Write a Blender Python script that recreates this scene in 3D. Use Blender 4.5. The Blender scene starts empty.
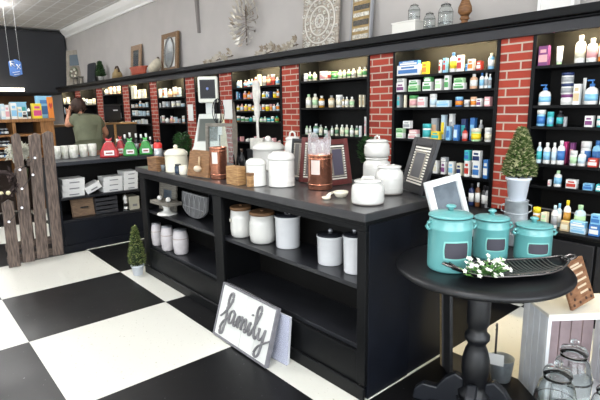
import bpy, math, random
from math import sin, cos, pi, radians
from mathutils import Vector, Matrix
random.seed(7)
S = bpy.context.scene
COL = S.collection
# ---------------------------------------------------------------- camera
FOC, YAW, PITCH, ROLL, CH = 473.69, -.8603, .1923, -.0170, 1.5
_cy, _sy, _cp, _sp = cos(YAW), sin(YAW), cos(PITCH), sin(PITCH)
FW = Vector((_sy*_cp, _cy*_cp, -_sp)); _r = Vector((_cy, -_sy, 0)); _u = _r.cross(FW)
RT = cos(ROLL)*_r + sin(ROLL)*_u; UP = -sin(ROLL)*_r + cos(ROLL)*_u
CAM = Vector((0, 0, CH))
cd = bpy.data.cameras.new('camera'); cam = bpy.data.objects.new('camera', cd); COL.objects.link(cam)
M3 = Matrix((RT, UP, -FW)).transposed()
cam.matrix_world = Matrix.Translation(CAM) @ M3.to_4x4()
cd.sensor_width = 36; cd.lens = FOC/600*36; cd.clip_start = .05; cd.clip_end = 100
S.camera = cam
# ---------------------------------------------------------------- world, light, exposure
W = bpy.data.worlds.new('daylight'); S.world = W; W.use_nodes = True
bg = W.node_tree.nodes['Background']; bg.inputs[0].default_value = (.90, .95, 1, 1); bg.inputs[1].default_value = 1.1
S.view_settings.view_transform = 'Standard'; S.view_settings.look = 'None'
S.view_settings.gamma = 1; S.view_settings.use_curve_mapping = False; S.view_settings.exposure = 0.5
def area(name, loc, aim, sx, sy, power, col=(1, 1, 1)):
    l = bpy.data.lights.new(name, 'AREA'); l.shape = 'RECTANGLE'; l.size = sx; l.size_y = sy; l.energy = power; l.color = col
    o = bpy.data.objects.new(name, l); COL.objects.link(o); o.location = loc
    o.rotation_euler = (Vector(aim)-Vector(loc)).to_track_quat('-Z', 'Y').to_euler(); return o
area('storefront_daylight', (1.5, -3.8, 2.2), (-3, 1.5, .6), 6, 2.2, 185, (.93, .97, 1))
area('side_window_daylight', (3.4, 1.2, 1.8), (-3, 2, .8), 3, 2.2, 90, (.88, .94, 1))

# ---------------------------------------------------------------- pixel -> place
def ray(x, y): return (x-300)/FOC*RT - (y-200)/FOC*UP + FW
def fl(x, y, z=0):
    d = ray(x, y); return CAM + d*((z-CH)/d.z)
def wy(x, y, Y):
    d = ray(x, y); return CAM + d*(Y/d.y)
def wx(x, y, X):
    d = ray(x, y); return CAM + d*(X/d.x)
def zat(x, y, P):
    d = ray(x, y); k = (P[0]*d.x+P[1]*d.y)/(d.x**2+d.y**2); return CH + k*d.z
def dep(P): return (Vector(P)-CAM).dot(FW)
def cyl_at(xc, yb, z, wpx):
    """centre and radius of an upright round thing whose front foot shows at (xc, yb)"""
    P = fl(xc, yb, z); h = Vector((P.x, P.y, 0)).normalized(); r = wpx/2*dep(P)/FOC
    for _ in range(3): r = wpx/2*dep(P+h*r)/FOC
    return P+h*r, r

# ---------------------------------------------------------------- materials
def lin(c):
    if isinstance(c, str):
        c = [int(c[i:i+2], 16)/255 for i in (1, 3, 5)]
        c = [v/12.92 if v <= .04045 else ((v+.055)/1.055)**2.4 for v in c]
    return (c[0], c[1], c[2], 1)
_m = {}
def mat(col, rough=.5, metal=0, noise=0, scale=20, bump=0, trans=0, emit=0, stretch=None, col2=None, ior=None, coat=0):
    key = (str(col), rough, metal, noise, scale, bump, trans, emit, str(stretch), str(col2), coat)
    if key in _m: return _m[key]
    m = bpy.data.materials.new('surface'); m.use_nodes = True; n = m.node_tree.nodes; L = m.node_tree.links
    b = n['Principled BSDF']; c = lin(col)
    b.inputs['Base Color'].default_value = c; b.inputs['Roughness'].default_value = rough; b.inputs['Metallic'].default_value = metal
    b.inputs['Transmission Weight'].default_value = trans
    if coat: b.inputs['Coat Weight'].default_value = coat
    if ior: b.inputs['IOR'].default_value = ior
    if emit:
        b.inputs['Emission Color'].default_value = c; b.inputs['Emission Strength'].default_value = emit
    if noise or bump or col2:
        tc = n.new('ShaderNodeTexCoord'); mp = n.new('ShaderNodeMapping'); nz = n.new('ShaderNodeTexNoise')
        nz.inputs['Scale'].default_value = scale; nz.inputs['Detail'].default_value = 4
        if stretch: mp.inputs['Scale'].default_value = stretch
        L.new(tc.outputs['Object'], mp.inputs[0]); L.new(mp.outputs[0], nz.inputs['Vector'])
        rp = n.new('ShaderNodeValToRGB'); c2 = lin(col2) if col2 else [v*(1-noise) for v in c[:3]]+[1]
        rp.color_ramp.elements[0].position = .38; rp.color_ramp.elements[1].position = .62
        rp.color_ramp.elements[0].color = c2; rp.color_ramp.elements[1].color = c
        L.new(nz.outputs[0], rp.inputs[0]); L.new(rp.outputs[0], b.inputs['Base Color'])
        if bump:
            bp = n.new('ShaderNodeBump'); bp.inputs['Strength'].default_value = bump; bp.inputs['Distance'].default_value = .01
            L.new(nz.outputs[0], bp.inputs['Height']); L.new(bp.outputs[0], b.inputs['Normal'])
    _m[key] = m; return m
BLACK = mat('#0b0c0e', .42, noise=.25, scale=9)
NAVY = mat('#10131b', .45, noise=.2, scale=8)
SHELFBLK = mat('#100f0e', .5)
for m_ in (BLACK, NAVY, SHELFBLK): m_.node_tree.nodes['Principled BSDF'].inputs['Specular IOR Level'].default_value = .22
GLASS = mat('#f4f8f8', .03, trans=1, ior=1.35)
def wood(c, c2, sc=14, st=(1, 1, 12), rough=.6): return mat(c, rough, col2=c2, scale=sc, stretch=st, bump=.15)
def floor_mat():
    m = bpy.data.materials.new('checker_floor'); m.use_nodes = True; n = m.node_tree.nodes; L = m.node_tree.links; b = n['Principled BSDF']
    tc = n.new('ShaderNodeTexCoord'); sx = n.new('ShaderNodeSeparateXYZ'); L.new(tc.outputs['Object'], sx.inputs[0])
    def par(out, off):
        a = n.new('ShaderNodeMath'); a.operation = 'SUBTRACT'; L.new(sx.outputs[out], a.inputs[0]); a.inputs[1].default_value = off
        d = n.new('ShaderNodeMath'); d.operation = 'DIVIDE'; L.new(a.outputs[0], d.inputs[0]); d.inputs[1].default_value = .9696
        f = n.new('ShaderNodeMath'); f.operation = 'FLOOR'; L.new(d.outputs[0], f.inputs[0]); return f
    a = n.new('ShaderNodeMath'); a.operation = 'ADD'; L.new(par(0, -4.3704).outputs[0], a.inputs[0]); L.new(par(1, 1.4949).outputs[0], a.inputs[1])
    md = n.new('ShaderNodeMath'); md.operation = 'FLOORED_MODULO'; L.new(a.outputs[0], md.inputs[0]); md.inputs[1].default_value = 2
    def flecks(base, fleck, sc, th, out):
        v = n.new('ShaderNodeTexNoise'); v.inputs['Scale'].default_value = sc; v.inputs['Detail'].default_value = 3; L.new(tc.outputs['Object'], v.inputs['Vector'])
        r = n.new('ShaderNodeValToRGB'); r.color_ramp.elements[0].position = th; r.color_ramp.elements[1].position = th+.05
        r.color_ramp.elements[0].color = lin(base); r.color_ramp.elements[1].color = lin(fleck); L.new(v.outputs[0], r.inputs[0]); return r
    w = flecks('#dad9d0', '#b5b2a4', 55, .66, 0); k = flecks('#0f0f11', '#6a6a6c', 48, .70, 0)
    mx = n.new('ShaderNodeMix'); mx.data_type = 'RGBA'; L.new(md.outputs[0], mx.inputs[0]); L.new(w.outputs[0], mx.inputs[6]); L.new(k.outputs[0], mx.inputs[7])
    L.new(mx.outputs[2], b.inputs['Base Color'])
    rn = n.new('ShaderNodeTexNoise'); rn.inputs['Scale'].default_value = 2.2; rn.inputs['Detail'].default_value = 5; L.new(tc.outputs['Object'], rn.inputs['Vector'])
    mr = n.new('ShaderNodeMapRange'); mr.inputs['To Min'].default_value = .25; mr.inputs['To Max'].default_value = .5; L.new(rn.outputs[0], mr.inputs[0])
    L.new(mr.outputs[0], b.inputs['Roughness']); b.inputs['Specular IOR Level'].default_value = .35
    return m
def brick_mat():
    m = bpy.data.materials.new('red_brick'); m.use_nodes = True; n = m.node_tree.nodes; L = m.node_tree.links; b = n['Principled BSDF']
    tc = n.new('ShaderNodeTexCoord'); sx = n.new('ShaderNodeSeparateXYZ'); L.new(tc.outputs['Object'], sx.inputs[0])
    a = n.new('ShaderNodeMath'); a.operation = 'ADD'; L.new(sx.outputs[0], a.inputs[0]); L.new(sx.outputs[1], a.inputs[1])
    cb = n.new('ShaderNodeCombineXYZ'); L.new(a.outputs[0], cb.inputs[0]); L.new(sx.outputs[2], cb.inputs[1])
    t = n.new('ShaderNodeTexBrick'); L.new(cb.outputs[0], t.inputs['Vector']); t.inputs['Scale'].default_value = 1
    t.inputs['Brick Width'].default_value = .215; t.inputs['Row Height'].default_value = .0677; t.inputs['Mortar Size'].default_value = .0065
    t.inputs['Color1'].default_value = lin('#a33a26'); t.inputs['Color2'].default_value = lin('#84281b'); t.inputs['Mortar'].default_value = lin('#b5a597')
    t.inputs['Bias'].default_value = 0
    L.new(t.outputs[0], b.inputs['Base Color']); b.inputs['Roughness'].default_value = .75
    bp = n.new('ShaderNodeBump'); bp.inputs['Strength'].default_value = .5; bp.inputs['Distance'].default_value = .01; bp.invert = True
    L.new(t.outputs[1], bp.inputs['Height']); L.new(bp.outputs[0], b.inputs['Normal']); return m
def ceiling_mat():
    m = bpy.data.materials.new('pressed_ceiling'); m.use_nodes = True; n = m.node_tree.nodes; L = m.node_tree.links; b = n['Principled BSDF']
    tc = n.new('ShaderNodeTexCoord'); t = n.new('ShaderNodeTexBrick'); L.new(tc.outputs['Object'], t.inputs['Vector']); t.inputs['Scale'].default_value = 1
    t.offset = 0; t.inputs['Brick Width'].default_value = .61; t.inputs['Row Height'].default_value = .3; t.inputs['Mortar Size'].default_value = .018
    t.inputs['Color1'].default_value = lin('#ebe8e4'); t.inputs['Color2'].default_value = lin('#e2deda'); t.inputs['Mortar'].default_value = lin('#ffffff')
    w = n.new('ShaderNodeTexNoise'); w.inputs['Scale'].default_value = 14; w.inputs['Detail'].default_value = 6; L.new(tc.outputs['Object'], w.inputs['Vector'])
    mx = n.new('ShaderNodeMix'); mx.data_type = 'RGBA'; mx.blend_type = 'MULTIPLY'; mx.inputs[0].default_value = .22
    L.new(t.outputs[0], mx.inputs[6]); L.new(w.outputs[0], mx.inputs[7]); L.new(mx.outputs[2], b.inputs['Base Color']); b.inputs['Roughness'].default_value = .7
    bp = n.new('ShaderNodeBump'); bp.inputs['Strength'].default_value = .4; bp.inputs['Distance'].default_value = .02
    L.new(w.outputs[0], bp.inputs['Height']); L.new(bp.outputs[0], b.inputs['Normal']); return m

# ---------------------------------------------------------------- mesh building
class MB:
    def __init__(s): s.v, s.f, s.sm = [], [], []
    def add(s, vs, fs, smooth=False, M=None):
        o = len(s.v)
        s.v += [tuple(M @ Vector(v)) if M else tuple(v) for v in vs]
        s.f += [tuple(i+o for i in f) for f in fs]; s.sm += [smooth]*len(fs); return s
    def box(s, x0, x1, y0, y1, z0, z1, M=None):
        vs = [(x0, y0, z0), (x1, y0, z0), (x1, y1, z0), (x0, y1, z0), (x0, y0, z1), (x1, y0, z1), (x1, y1, z1), (x0, y1, z1)]
        return s.add(vs, [(0, 3, 2, 1), (4, 5, 6, 7), (0, 1, 5, 4), (1, 2, 6, 5), (2, 3, 7, 6), (3, 0, 4, 7)], False, M)
    def lathe(s, prof, n=24, M=None, sx=1, sy=1, smooth=True):
        vs, fs = [], []
        for r, z in prof:
            for k in range(n):
                a = 2*pi*k/n; vs.append((r*cos(a)*sx, r*sin(a)*sy, z))
        for i in range(len(prof)-1):
            for k in range(n):
                k2 = (k+1) % n; fs.append((i*n+k, i*n+k2, (i+1)*n+k2, (i+1)*n+k))
        s.add(vs, fs, smooth, M); m = len(prof)-1
        caps = []
        if prof[0][0] > 1e-4: caps.append(tuple(reversed(range(n))))
        if prof[-1][0] > 1e-4: caps.append(tuple(range(m*n, m*n+n)))
        if caps:
            o = len(s.v)-len(vs); s.f += [tuple(i+o for i in c) for c in caps]; s.sm += [False]*len(caps)
        return s
    def tube(s, pts, r, n=8, closed=False, flat=1.0, M=None):
        P = [Vector(p) for p in pts]; N = len(P); rs = r if isinstance(r, (list, tuple)) else [r]*N
        vs, fs = [], []; ref = Vector((0, 0, 1))
        for i, p in enumerate(P):
            t = (P[(i+1) % N]-P[i-1]) if closed else (P[min(i+1, N-1)]-P[max(i-1, 0)])
            t.normalize()
            a = t.cross(ref)
            if a.length < .05: a = t.cross(Vector((0, 1, 0)))
            a.normalize(); b = a.cross(t)
            for k in range(n):
                q = 2*pi*k/n; vs.append(p + a*cos(q)*rs[i] + b*sin(q)*rs[i]*flat)
        for i in range(N if closed else N-1):
            j = (i+1) % N
            for k in range(n):
                k2 = (k+1) % n; fs.append((i*n+k, i*n+k2, j*n+k2, j*n+k))
        if not closed: fs += [tuple(reversed(range(n))), tuple(range((N-1)*n, N*n))]
        return s.add(vs, fs, True, M)
    def prism(s, poly, y0, y1, M=None, smooth=False):
        """outline in the x-z plane, thickness along y"""
        n = len(poly); vs = [(x, y0, z) for x, z in poly]+[(x, y1, z) for x, z in poly]
        fs = [tuple(range(n)), tuple(reversed(range(n, 2*n)))]+[(i, i+n, (i+1) % n+n, (i+1) % n) for i in range(n)]
        return s.add(vs, fs, smooth, M)
    def ball(s, c, r, n=12, sz=1, M=None):
        m = max(4, n//2); prof = [(max(r*sin(pi*i/m), 1e-5), c[2]-r*sz*cos(pi*i/m)) for i in range(m+1)]
        T = Matrix.Translation((c[0], c[1], 0)); return s.lathe(prof, n, (M @ T) if M else T)
    def leaf(s, p, d, l, w, up=None):
        p = Vector(p); d = Vector(d).normalized(); a = d.cross(Vector(up or (0, 0, 1)))
        if a.length < .05: a = Vector((1, 0, 0))
        a.normalize(); nn = a.cross(d)*w*.25
        return s.add([p, p+d*l*.5+a*w/2+nn, p+d*l, p+d*l*.5-a*w/2+nn], [(0, 1, 2), (0, 2, 3)])
    def build(s, name, m, parent=None, bevel=0, loc=None):
        me = bpy.data.meshes.new(name); me.from_pydata(s.v, [], s.f)
        me.polygons.foreach_set('use_smooth', s.sm); me.materials.append(m); me.update()
        o = bpy.data.objects.new(name, me); COL.objects.link(o)
        if parent: o.parent = parent
        if loc: o.location = loc
        if bevel:
            b = o.modifiers.new('bevel', 'BEVEL'); b.width = bevel; b.segments = 2; b.limit_method = 'ANGLE'; b.angle_limit = radians(40)
        return o
def tag(o, label=None, cat=None, group=None, kind=None):
    if label: o['label'] = label
    if cat: o['category'] = cat
    if group: o['group'] = group
    if kind: o['kind'] = kind
    return o
def thing(name, label, cat, loc=(0, 0, 0), rz=0, group=None):
    o = bpy.data.objects.new(name, None); COL.objects.link(o); o.empty_display_size = .05
    o.location = loc; o.rotation_euler = (0, 0, rz); return tag(o, label, cat, group)
def struct(name, mb, m, bevel=0): return tag(mb.build(name, m, None, bevel), kind='structure')
def copy_tree(o, parent=None):
    c = o.copy(); COL.objects.link(c)
    if parent: c.parent = parent
    for ch in list(o.children): copy_tree(ch, c)
    return c
def bx(*a, M=None): return MB().box(*a, M=M)
def lt(p, n=24, **k): return MB().lathe(p, n, **k)

# ================================================================ THE SETTING
YF, YW = 3.787, 4.12
struct('floor', bx(-17.2, 4, -5, 4.3, -.1, 0), floor_mat())
struct('ceiling', bx(-17.2, 4, -5, 4.3, 3.70, 3.8), ceiling_mat())
struct('wall_back', bx(-17.2, 4, YW, 4.3, 0, 3.70), mat('#b6b1ad', .85, noise=.05, scale=3))
struct('wall_left', bx(-17.3, -17.1, -5, 4.3, 0, 3.7), mat('#6b4a2c', .8, noise=.3, scale=2))
struct('trim_soffit', bx(-17.1, -14.6, -5, YW-.02, 2.0, 3.64), mat('#2c2d31', .8), .05)
c = MB()                                            # plaster cove along the ceiling
c.prism([(-17, 0), (4, 0), (4, .02), (-17, .02)], 0, .01)
cv = MB(); pr = [(YW, 3.50), (YW-.03, 3.50), (YW-.035, 3.54), (YW-.10, 3.60), (YW-.14, 3.665), (YW-.15, 3.70), (YW, 3.70)]
cv.add([(-14.6, y, z) for y, z in pr]+[(4, y, z) for y, z in pr], [tuple(range(7)), tuple(reversed(range(7, 14)))]+[(i, (i+1) % 7, (i+1) % 7+7, i+7) for i in range(7)])
struct('trim_crown', cv, mat('#f0eeea', .6))
a, b_ = wy(196, 2, YW), wy(200, 33, YW)
struct('wall_wedge', MB().prism([(a.x, 3.5), (a.x+.10, 3.5), (a.x+.10, b_.z), (a.x+.06, b_.z)], YW-.04, YW), mat('#7d7774', .8))  # narrow grey wedge on the back wall, tapering downwards

# ---- cornice over the shelving
t = thing('shelving_cornice', 'long black moulded cornice ledge running above all the wall shelving', 'cornice', (0, 0, 0))
bx(-14.6, 2.6, YF-.085, YW-.01, 2.100, 2.165).build('top_board', BLACK, t, .008)
bx(-14.6, 2.6, YF-.055, YF-.02, 2.082, 2.099).build('moulding', BLACK, t, .006)
bx(-14.6, 2.6, YF-.03, YF+.01, 2.005, 2.0815).build('fascia', mat('#222226', .5), t, .003)

# ---- brick pilasters
BR = brick_mat()
cols = [(-1.925, -1.672), (-3.29, -2.995), (-4.72, -4.39), (-6.19, -5.85), (-7.24, -6.93), (-8.63, -8.32), (-9.975, -9.63), (-11.58, -11.16), (-13.2, -12.75)]
for i, (x0, x1) in enumerate(cols):
    o = bx(x0, x1, YF+.012, YW-.01, .64, 2.098).build('brick_pilaster', BR)
    nb = ['beside the far right bay', 'with the topiary canisters of white jars before it', 'left of the green vitamin bottles bay', 'right of the photo kiosk', 'left of the photo kiosk', 'second to the left of the photo kiosk', 'third to the left of the photo kiosk', 'fourth to the left of the photo kiosk, by the woman', 'farthest, behind the person in the olive shirt'][i]
    tag(o, 'red brick pilaster, '+['first from the right, behind the topiary pot', 'second from the right, behind the stacked white jars', 'third from the right, left of the vitamin bottles bay', 'just right of the photo kiosk screen', 'just left of the photo kiosk screen', 'second to the left of the photo kiosk', 'third to the left of the photo kiosk', 'fourth to the left of the photo kiosk', 'farthest left one behind the person'][i], 'pilaster', 'brick pilasters between the shelving bays')
# ---- bookcase bays.  shelf heights come from the photograph
def zs(*pts): return [wy(x, y, YF).z for x, y in pts]
bays = {
 'A': (-1.672, -.30, zs((570, 63.5), (570, 105), (570, 127), (570, 166), (570, 189)), 'far right bay'),
 'B': (-2.995, -1.925, zs((445, 72.5), (445, 90), (445, 107), (445, 140.5), (460, 176.5)), 'second bay from right'),
 'C': (-4.39, -3.29, zs((334, 79), (334, 107.5), (334, 136)), 'third bay from right'),
 'D': (-5.85, -4.72, zs((258, 86), (258, 98.5), (258, 111), (258, 122), (258, 143)), 'fourth bay from right'),
 'E': (-6.93, -6.19, zs((203, 90), (203, 122)), 'narrow bay behind the kiosk'),
 'F': (-8.32, -7.24, zs((171, 97), (171, 107), (171, 123)), 'bay left of the kiosk'),
 'G': (-9.63, -8.63, zs((139, 98.5), (139, 107.5), (139, 116), (139, 124)), 'second bay left of the kiosk'),
 'H': (-11.16, -9.975, zs((113, 94), (113, 104), (113, 118)), 'bay behind the black monitor'),
 'I': (-12.75, -11.58, zs((93, 104.5), (93, 114)), 'bay behind the person'),
 'J': (-14.4, -13.2, zs((66, 104), (66, 114), (66, 123)), 'farthest bay'),
}
for k, (x0, x1, zz, nm) in bays.items():
    t = thing('bookcase', 'black open bookcase with stocked shelves, '+nm, 'bookcase', (0, 0, 0), 0, 'black bookcase bays along the wall')
    bx(x0+.03, x1-.03, YW-.03, YW-.012, .64, 2.098).build('back_panel', SHELFBLK, t)
    bx(x0+.002, x0+.03, YF, YW-.012, .64, 2.098).build('side_panel', BLACK, t, .002)
    bx(x1-.03, x1-.002, YF, YW-.012, .64, 2.098).build('side_panel', BLACK, t, .002)
    for z in zz: bx(x0+.031, x1-.031, YF+.005, YW-.032, z-.022, z).build('shelf', BLACK, t, .002)
    # lamp under the cornice of each bay
    l = thing('strip_lamp', 'slim warm strip lamp under the cornice, '+nm, 'lamp', ((x0+x1)/2, YF+.06, 2.06), 0, 'strip lamps under the cornice')
    w = (x1-x0)/2-.08
    bx(-w, w, -.02, .02, 0, .014).build('housing', mat('#303030', .5), l)
    bx(-w+.01, w-.01, -.012, .012, -.008, 0).build('tube', mat('#ffe8b4', .5, emit=190), l)
# low cupboards under the bays
ZC = .625
t = thing('base_cabinet', 'long low black cupboard run with worktop below the wall shelving', 'cabinet')
bx(-14.6, 2.6, 3.42, YW-.01, ZC-.025, ZC).build('worktop', BLACK, t, .004)
bx(-14.6, 2.6, 3.46, YW-.01, .08, ZC-.026).build('carcass', BLACK, t)
bx(-14.6, 2.6, 3.50, YW-.01, .0, .079).build('plinth', BLACK, t)
x = 2.6
seam = wy(595, 250, 3.44).x
x = seam+.72*5
while x > -6:
    d = bx(x-.71, x-.005, 3.44, 3.459, .10, ZC-.06).build('door', mat('#1e1e21', .45), t, .004)
    bx(x-.06, x-.048, 3.425, 3.439, .36, .46).build('handle', mat('#55555a', .3, metal=1), d)
    x -= .72

# ================================================================ ISLAND
IX0, IX1, IY = -4.19, -1.47, 1.68
isl = thing('island_shelving', 'long black island display unit with open front shelves and flat worktop', 'display shelving')
bx(IX0-.02, IX1+.012, IY-.022, 2.43, .957, 1.0).build('top', mat('#3c3b3d', .32, noise=.3, scale=5, coat=.3), isl, .005)
bx(IX0-.005, IX1+.004, IY-.008, 2.415, .935, .956).build('moulding', BLACK, isl, .004)
bx(IX0, IX1-.001, IY, IY+.02, .905, .934).build('top_rail', BLACK, isl, .002)
bx(IX0, IX0+.11, IY, IY+.025, .08, .904).build('post', BLACK, isl, .003)
bx(-2.905, -2.795, IY, IY+.025, .08, .904).build('post', BLACK, isl, .003)
bx(IX1-.057, IX1, IY, IY+.025, .08, .904).build('post', BLACK, isl, .003)
bx(IX1-.022, IX1, IY+.026, 2.045, .0, .934).build('end_panel', NAVY, isl, .002)
bx(IX1-.022, IX1-.006, 2.053, 2.40, .0, .934).build('end_panel', NAVY, isl, .002)
bx(IX0, IX0+.022, IY+.026, 2.40, .0, .934).build('end_panel', BLACK, isl, .002)
bx(-2.86, -2.838, IY+.026, 2.03, .08, .93).build('divider', BLACK, isl)
bx(IX0+.023, IX1-.023, 2.03, 2.05, .0, .934).build('back_panel', SHELFBLK, isl)
bx(IX0+.023, IX1-.023, 2.38, 2.40, .0, .934).build('back_panel', SHELFBLK, isl)
SHT = mat('#232428', .3, noise=.3, scale=6)
Z1, Z2 = .612, .282
for x0, x1 in ((IX0+.023, -2.861), (-2.837, IX1-.023)):
    bx(x0, x1, IY+.026, 2.029, Z1-.025, Z1).build('shelf', SHT, isl, .002)
    bx(x0, x1, IY+.026, 2.029, Z2-.025, Z2).build('shelf', SHT, isl, .002)
bx(IX0+.111, IX1-.058, IY+.004, IY+.025, .06, Z2-.026).build('lower_rail', BLACK, isl, .002)
bx(IX0-.006, IX1+.004, IY-.012, IY+.003, .0, .078).build('plinth', BLACK, isl, .006)

# ================================================================ PRODUCTS ON THE SHELVES
WHITE = mat('#e9e9e6', .45)
ORD = ['first', 'second', 'third', 'fourth', 'fifth', 'sixth', 'seventh', 'eighth', 'ninth', 'tenth', 'eleventh', 'twelfth', 'thirteenth', 'fourteenth', 'fifteenth', 'sixteenth', 'seventeenth', 'eighteenth', 'nineteenth', 'twentieth']
PAL = {'bottle green': '#5b8568', 'pale sage': '#c9d6bd', 'white': '#e8e8e4', 'cream': '#e2dcc4', 'blue': '#3c74b4', 'light blue': '#86bfe0', 'pale blue': '#c5dbe6', 'teal': '#3fb0b4', 'green': '#4f9c58', 'pale green': '#b7dcae',
       'yellow': '#ecd02c', 'orange': '#e98a2e', 'red': '#c04034', 'pink': '#e0a6a8', 'purple': '#7b3f74', 'peach': '#e3b592', 'grey': '#9a9da0', 'black': '#26262a', 'brown': '#7a4d2d', 'navy': '#23335e', 'tan': '#cbb48c', 'magenta': '#c73f7d', 'amber': '#b8862e'}
def P(c, r=.4): return mat(PAL.get(c, c), r)
def carton(w, d, h, c1, c2):
    o = MB().box(-w/2, w/2, 0, d, 0, h).build('carton', P(c1), None, min(w, h)*.03)
    l = bx(-w*.44, w*.44, -.0012, -.0002, h*.18, h*.55).build('front_label', P(c2), o)
    bx(-w*.3, w*.3, -.0012, -.0002, h*.66, h*.82).build('colour_stripe', P(c2 if c1 != 'white' else c2), o)
    return o
def flatstack(w, d, h, c1, c2): return carton(w, d, h, c1, c2)
def bottle(w, d, h, c1, c2, cap='white', n=12):
    r = w/2; dd = d/w if d < w else 1
    o = lt([(r*.92, 0), (r, h*.03), (r, h*.66), (r*.8, h*.75), (r*.4, h*.8), (r*.4, h*.84)], n, sy=dd, M=Matrix.Translation((0, r*dd, 0))).build('bottle', P(c1, .3))
    lt([(r*.46, h*.82), (r*.46, h*.99), (r*.42, h)], n, M=Matrix.Translation((0, r*dd, 0))).build('cap', P(cap), o)
    lt([(r*1.015, h*.18), (r*1.015, h*.58)], n, sy=dd, M=Matrix.Translation((0, r*dd, 0))).build('wrap_label', P(c2), o)
    return o
def jar(w, d, h, c1, c2, cap=None, n=14):
    r = w/2
    T = Matrix.Translation((0, r, 0))
    o = lt([(r*.9, 0), (r*.97, h*.05), (r*.97, h*.68), (r*.88, h*.74)], n, M=T).build('jar', P(c1, .35))
    lt([(r, h*.72), (r, h*.97), (r*.93, h)], n, M=T).build('lid', P(cap or c2), o)
    lt([(r*.985, h*.15), (r*.985, h*.6)], n, M=T).build('wrap_label', P(c2), o)
    return o
def squeeze_tube(w, d, h, c1, c2):
    r = w/2; T = Matrix.Translation((0, r, 0)); vs = []; n = 12
    rings = [(r*.8, r*.8, h*.12), (r*.95, r*.7, h*.3), (r, r*.4, h*.7), (r*1.05, r*.06, h)]
    for a, b, z in rings:
        vs += [(a*cos(2*pi*k/n), b*sin(2*pi*k/n), z) for k in range(n)]
    fs = [(i*n+k, i*n+(k+1) % n, (i+1)*n+(k+1) % n, (i+1)*n+k) for i in range(3) for k in range(n)]+[tuple(reversed(range(n))), tuple(range(3*n, 4*n))]
    o = MB().add(vs, fs, True, T).build('squeeze_tube', P(c1))
    lt([(r*.75, 0), (r*.8, h*.12)], n, M=T).build('cap', P(c2), o); return o
def pump(w, d, h, c1, c2):
    r = w/2; dd = min(1, d/w); T = Matrix.Translation((0, r*dd, 0))
    o = lt([(r*.93, 0), (r, h*.02), (r*.98, h*.5), (r*.85, h*.62), (r*.35, h*.7), (r*.3, h*.74)], 14, sy=dd, M=T).build('pump_bottle', P(c1))
    lt([(r*.38, h*.72), (r*.38, h*.82), (r*.12, h*.84), (r*.12, h*.94)], 10, M=T).build('collar', P(c2), o)
    bx(-r*.75, r*.25, r*dd-.006, r*dd+.006, h*.94, h).build('nozzle', P(c2), o)
    lt([(r*1.01, h*.15), (r*1.0, h*.42)], 14, sy=dd, M=T).build('wrap_label', P('light blue'), o); return o
def pouch(w, d, h, c1, c2):
    o = MB().prism([(-w/2, 0), (w/2, 0), (w*.47, h*.5), (w*.42, h*.93), (w*.5, h), (-w*.5, h), (-w*.42, h*.93), (-w*.47, h*.5)], 0, d).build('pouch', P(c1, .3), None, .003)
    bx(-w*.36, w*.36, -.001, 0, h*.2, h*.7).build('front_label', P(c2), o); return o
KF = {'c': (carton, 'carton', 'carton'), 'f': (carton, 'flat carton', 'flat carton'), 'b': (bottle, 'bottle', 'bottle'), 'j': (jar, 'jar', 'tub'), 't': (squeeze_tube, 'tube', 'squeeze tube'), 'p': (pump, 'bottle', 'pump bottle'), 'h': (pouch, 'pouch', 'pouch')}
SHN = ['top', 'second', 'third', 'fourth', 'fifth']
def place(bayname, shelfname, items, z, Y=YF+.02, depth=.05, group=None, onz=None):
    """items: (x0, x1, ytop, kind, colour, second colour[, ybottom of a thing that stands on another])"""
    bb = [v for v in bays.values() if v[3] == bayname][0]; lim = (bb[0]+.034, bb[1]-.034); last = {}
    for i, it in enumerate(items):
        x0, x1, yt, k, c1, c2 = it[:6]; zb = z; up = ''; yy = Y
        if len(it) > 6 and it[6]:
            if it[6] == 'r': yy = Y+.09; up = ' at the back'
            else: zb = wy((x0+x1)/2, it[6], Y).z; zb = max(zb, z)
        ym = yt
        X0 = wy(x0, ym, yy).x; d = depth
        fn, cat, word = KF[k]; X0 = max(X0, lim[0]); lv = (round(zb, 3) if len(it) > 6 and isinstance(it[6], (int, float)) else z, yy)
        if lv in last: X0 = max(X0, last[lv]+.001)
        if k in 'cfh':
            X1 = min(wy(x1, ym, yy+d).x, lim[1])
            if X1-X0 < .02: d = .025; X1 = X0+.018
            w = X1-X0; last[lv] = X1; cx = (X0+X1)/2
        else:
            X1 = wy(x1, ym, yy).x; a = math.atan2(yy, -(X0+X1)/2); w = max((X1-X0)*math.sin(a), .012); d = w*.75 if k == 'p' else w
            cx = wy((x0+x1)/2, ym, yy+d/2).x; cx = min(max(cx, X0+w/2), lim[1]-w/2); last[lv] = cx+w/2
        h = max(zat((x0+x1)/2, yt, (cx, yy))-zb, .01)
        above = [q-.025 for q in bb[2] if q > zb+.02]
        if above: h = min(h, min(above)-zb)
        o = fn(w, d, h, c1, c2) if k not in ('b', 'j') or len(it) < 8 else fn(w, d, h, c1, c2, it[7])
        o.location = (cx, yy, zb)
        o.name = o.name.split('.')[0]
        col = c1 if c2 == c1 else c1+' and '+c2
        def lab(cc): return '%s %s, %s from left on %s, %s' % (cc, word, ORD[i] if i < 20 else 'last', shelfname, bayname)
        l = lab(col)
        if len(l.split()) > 16: l = lab(c1)
        if len(l.split()) > 16: l = l.replace(' the ', ' ')
        tag(o, l, cat, group or ('goods on '+shelfname+', '+bayname))
def rows(k, ridx, items, **kw):
    place(bays[k][3], SHN[ridx]+' shelf', items, bays[k][2][ridx], **kw)
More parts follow.
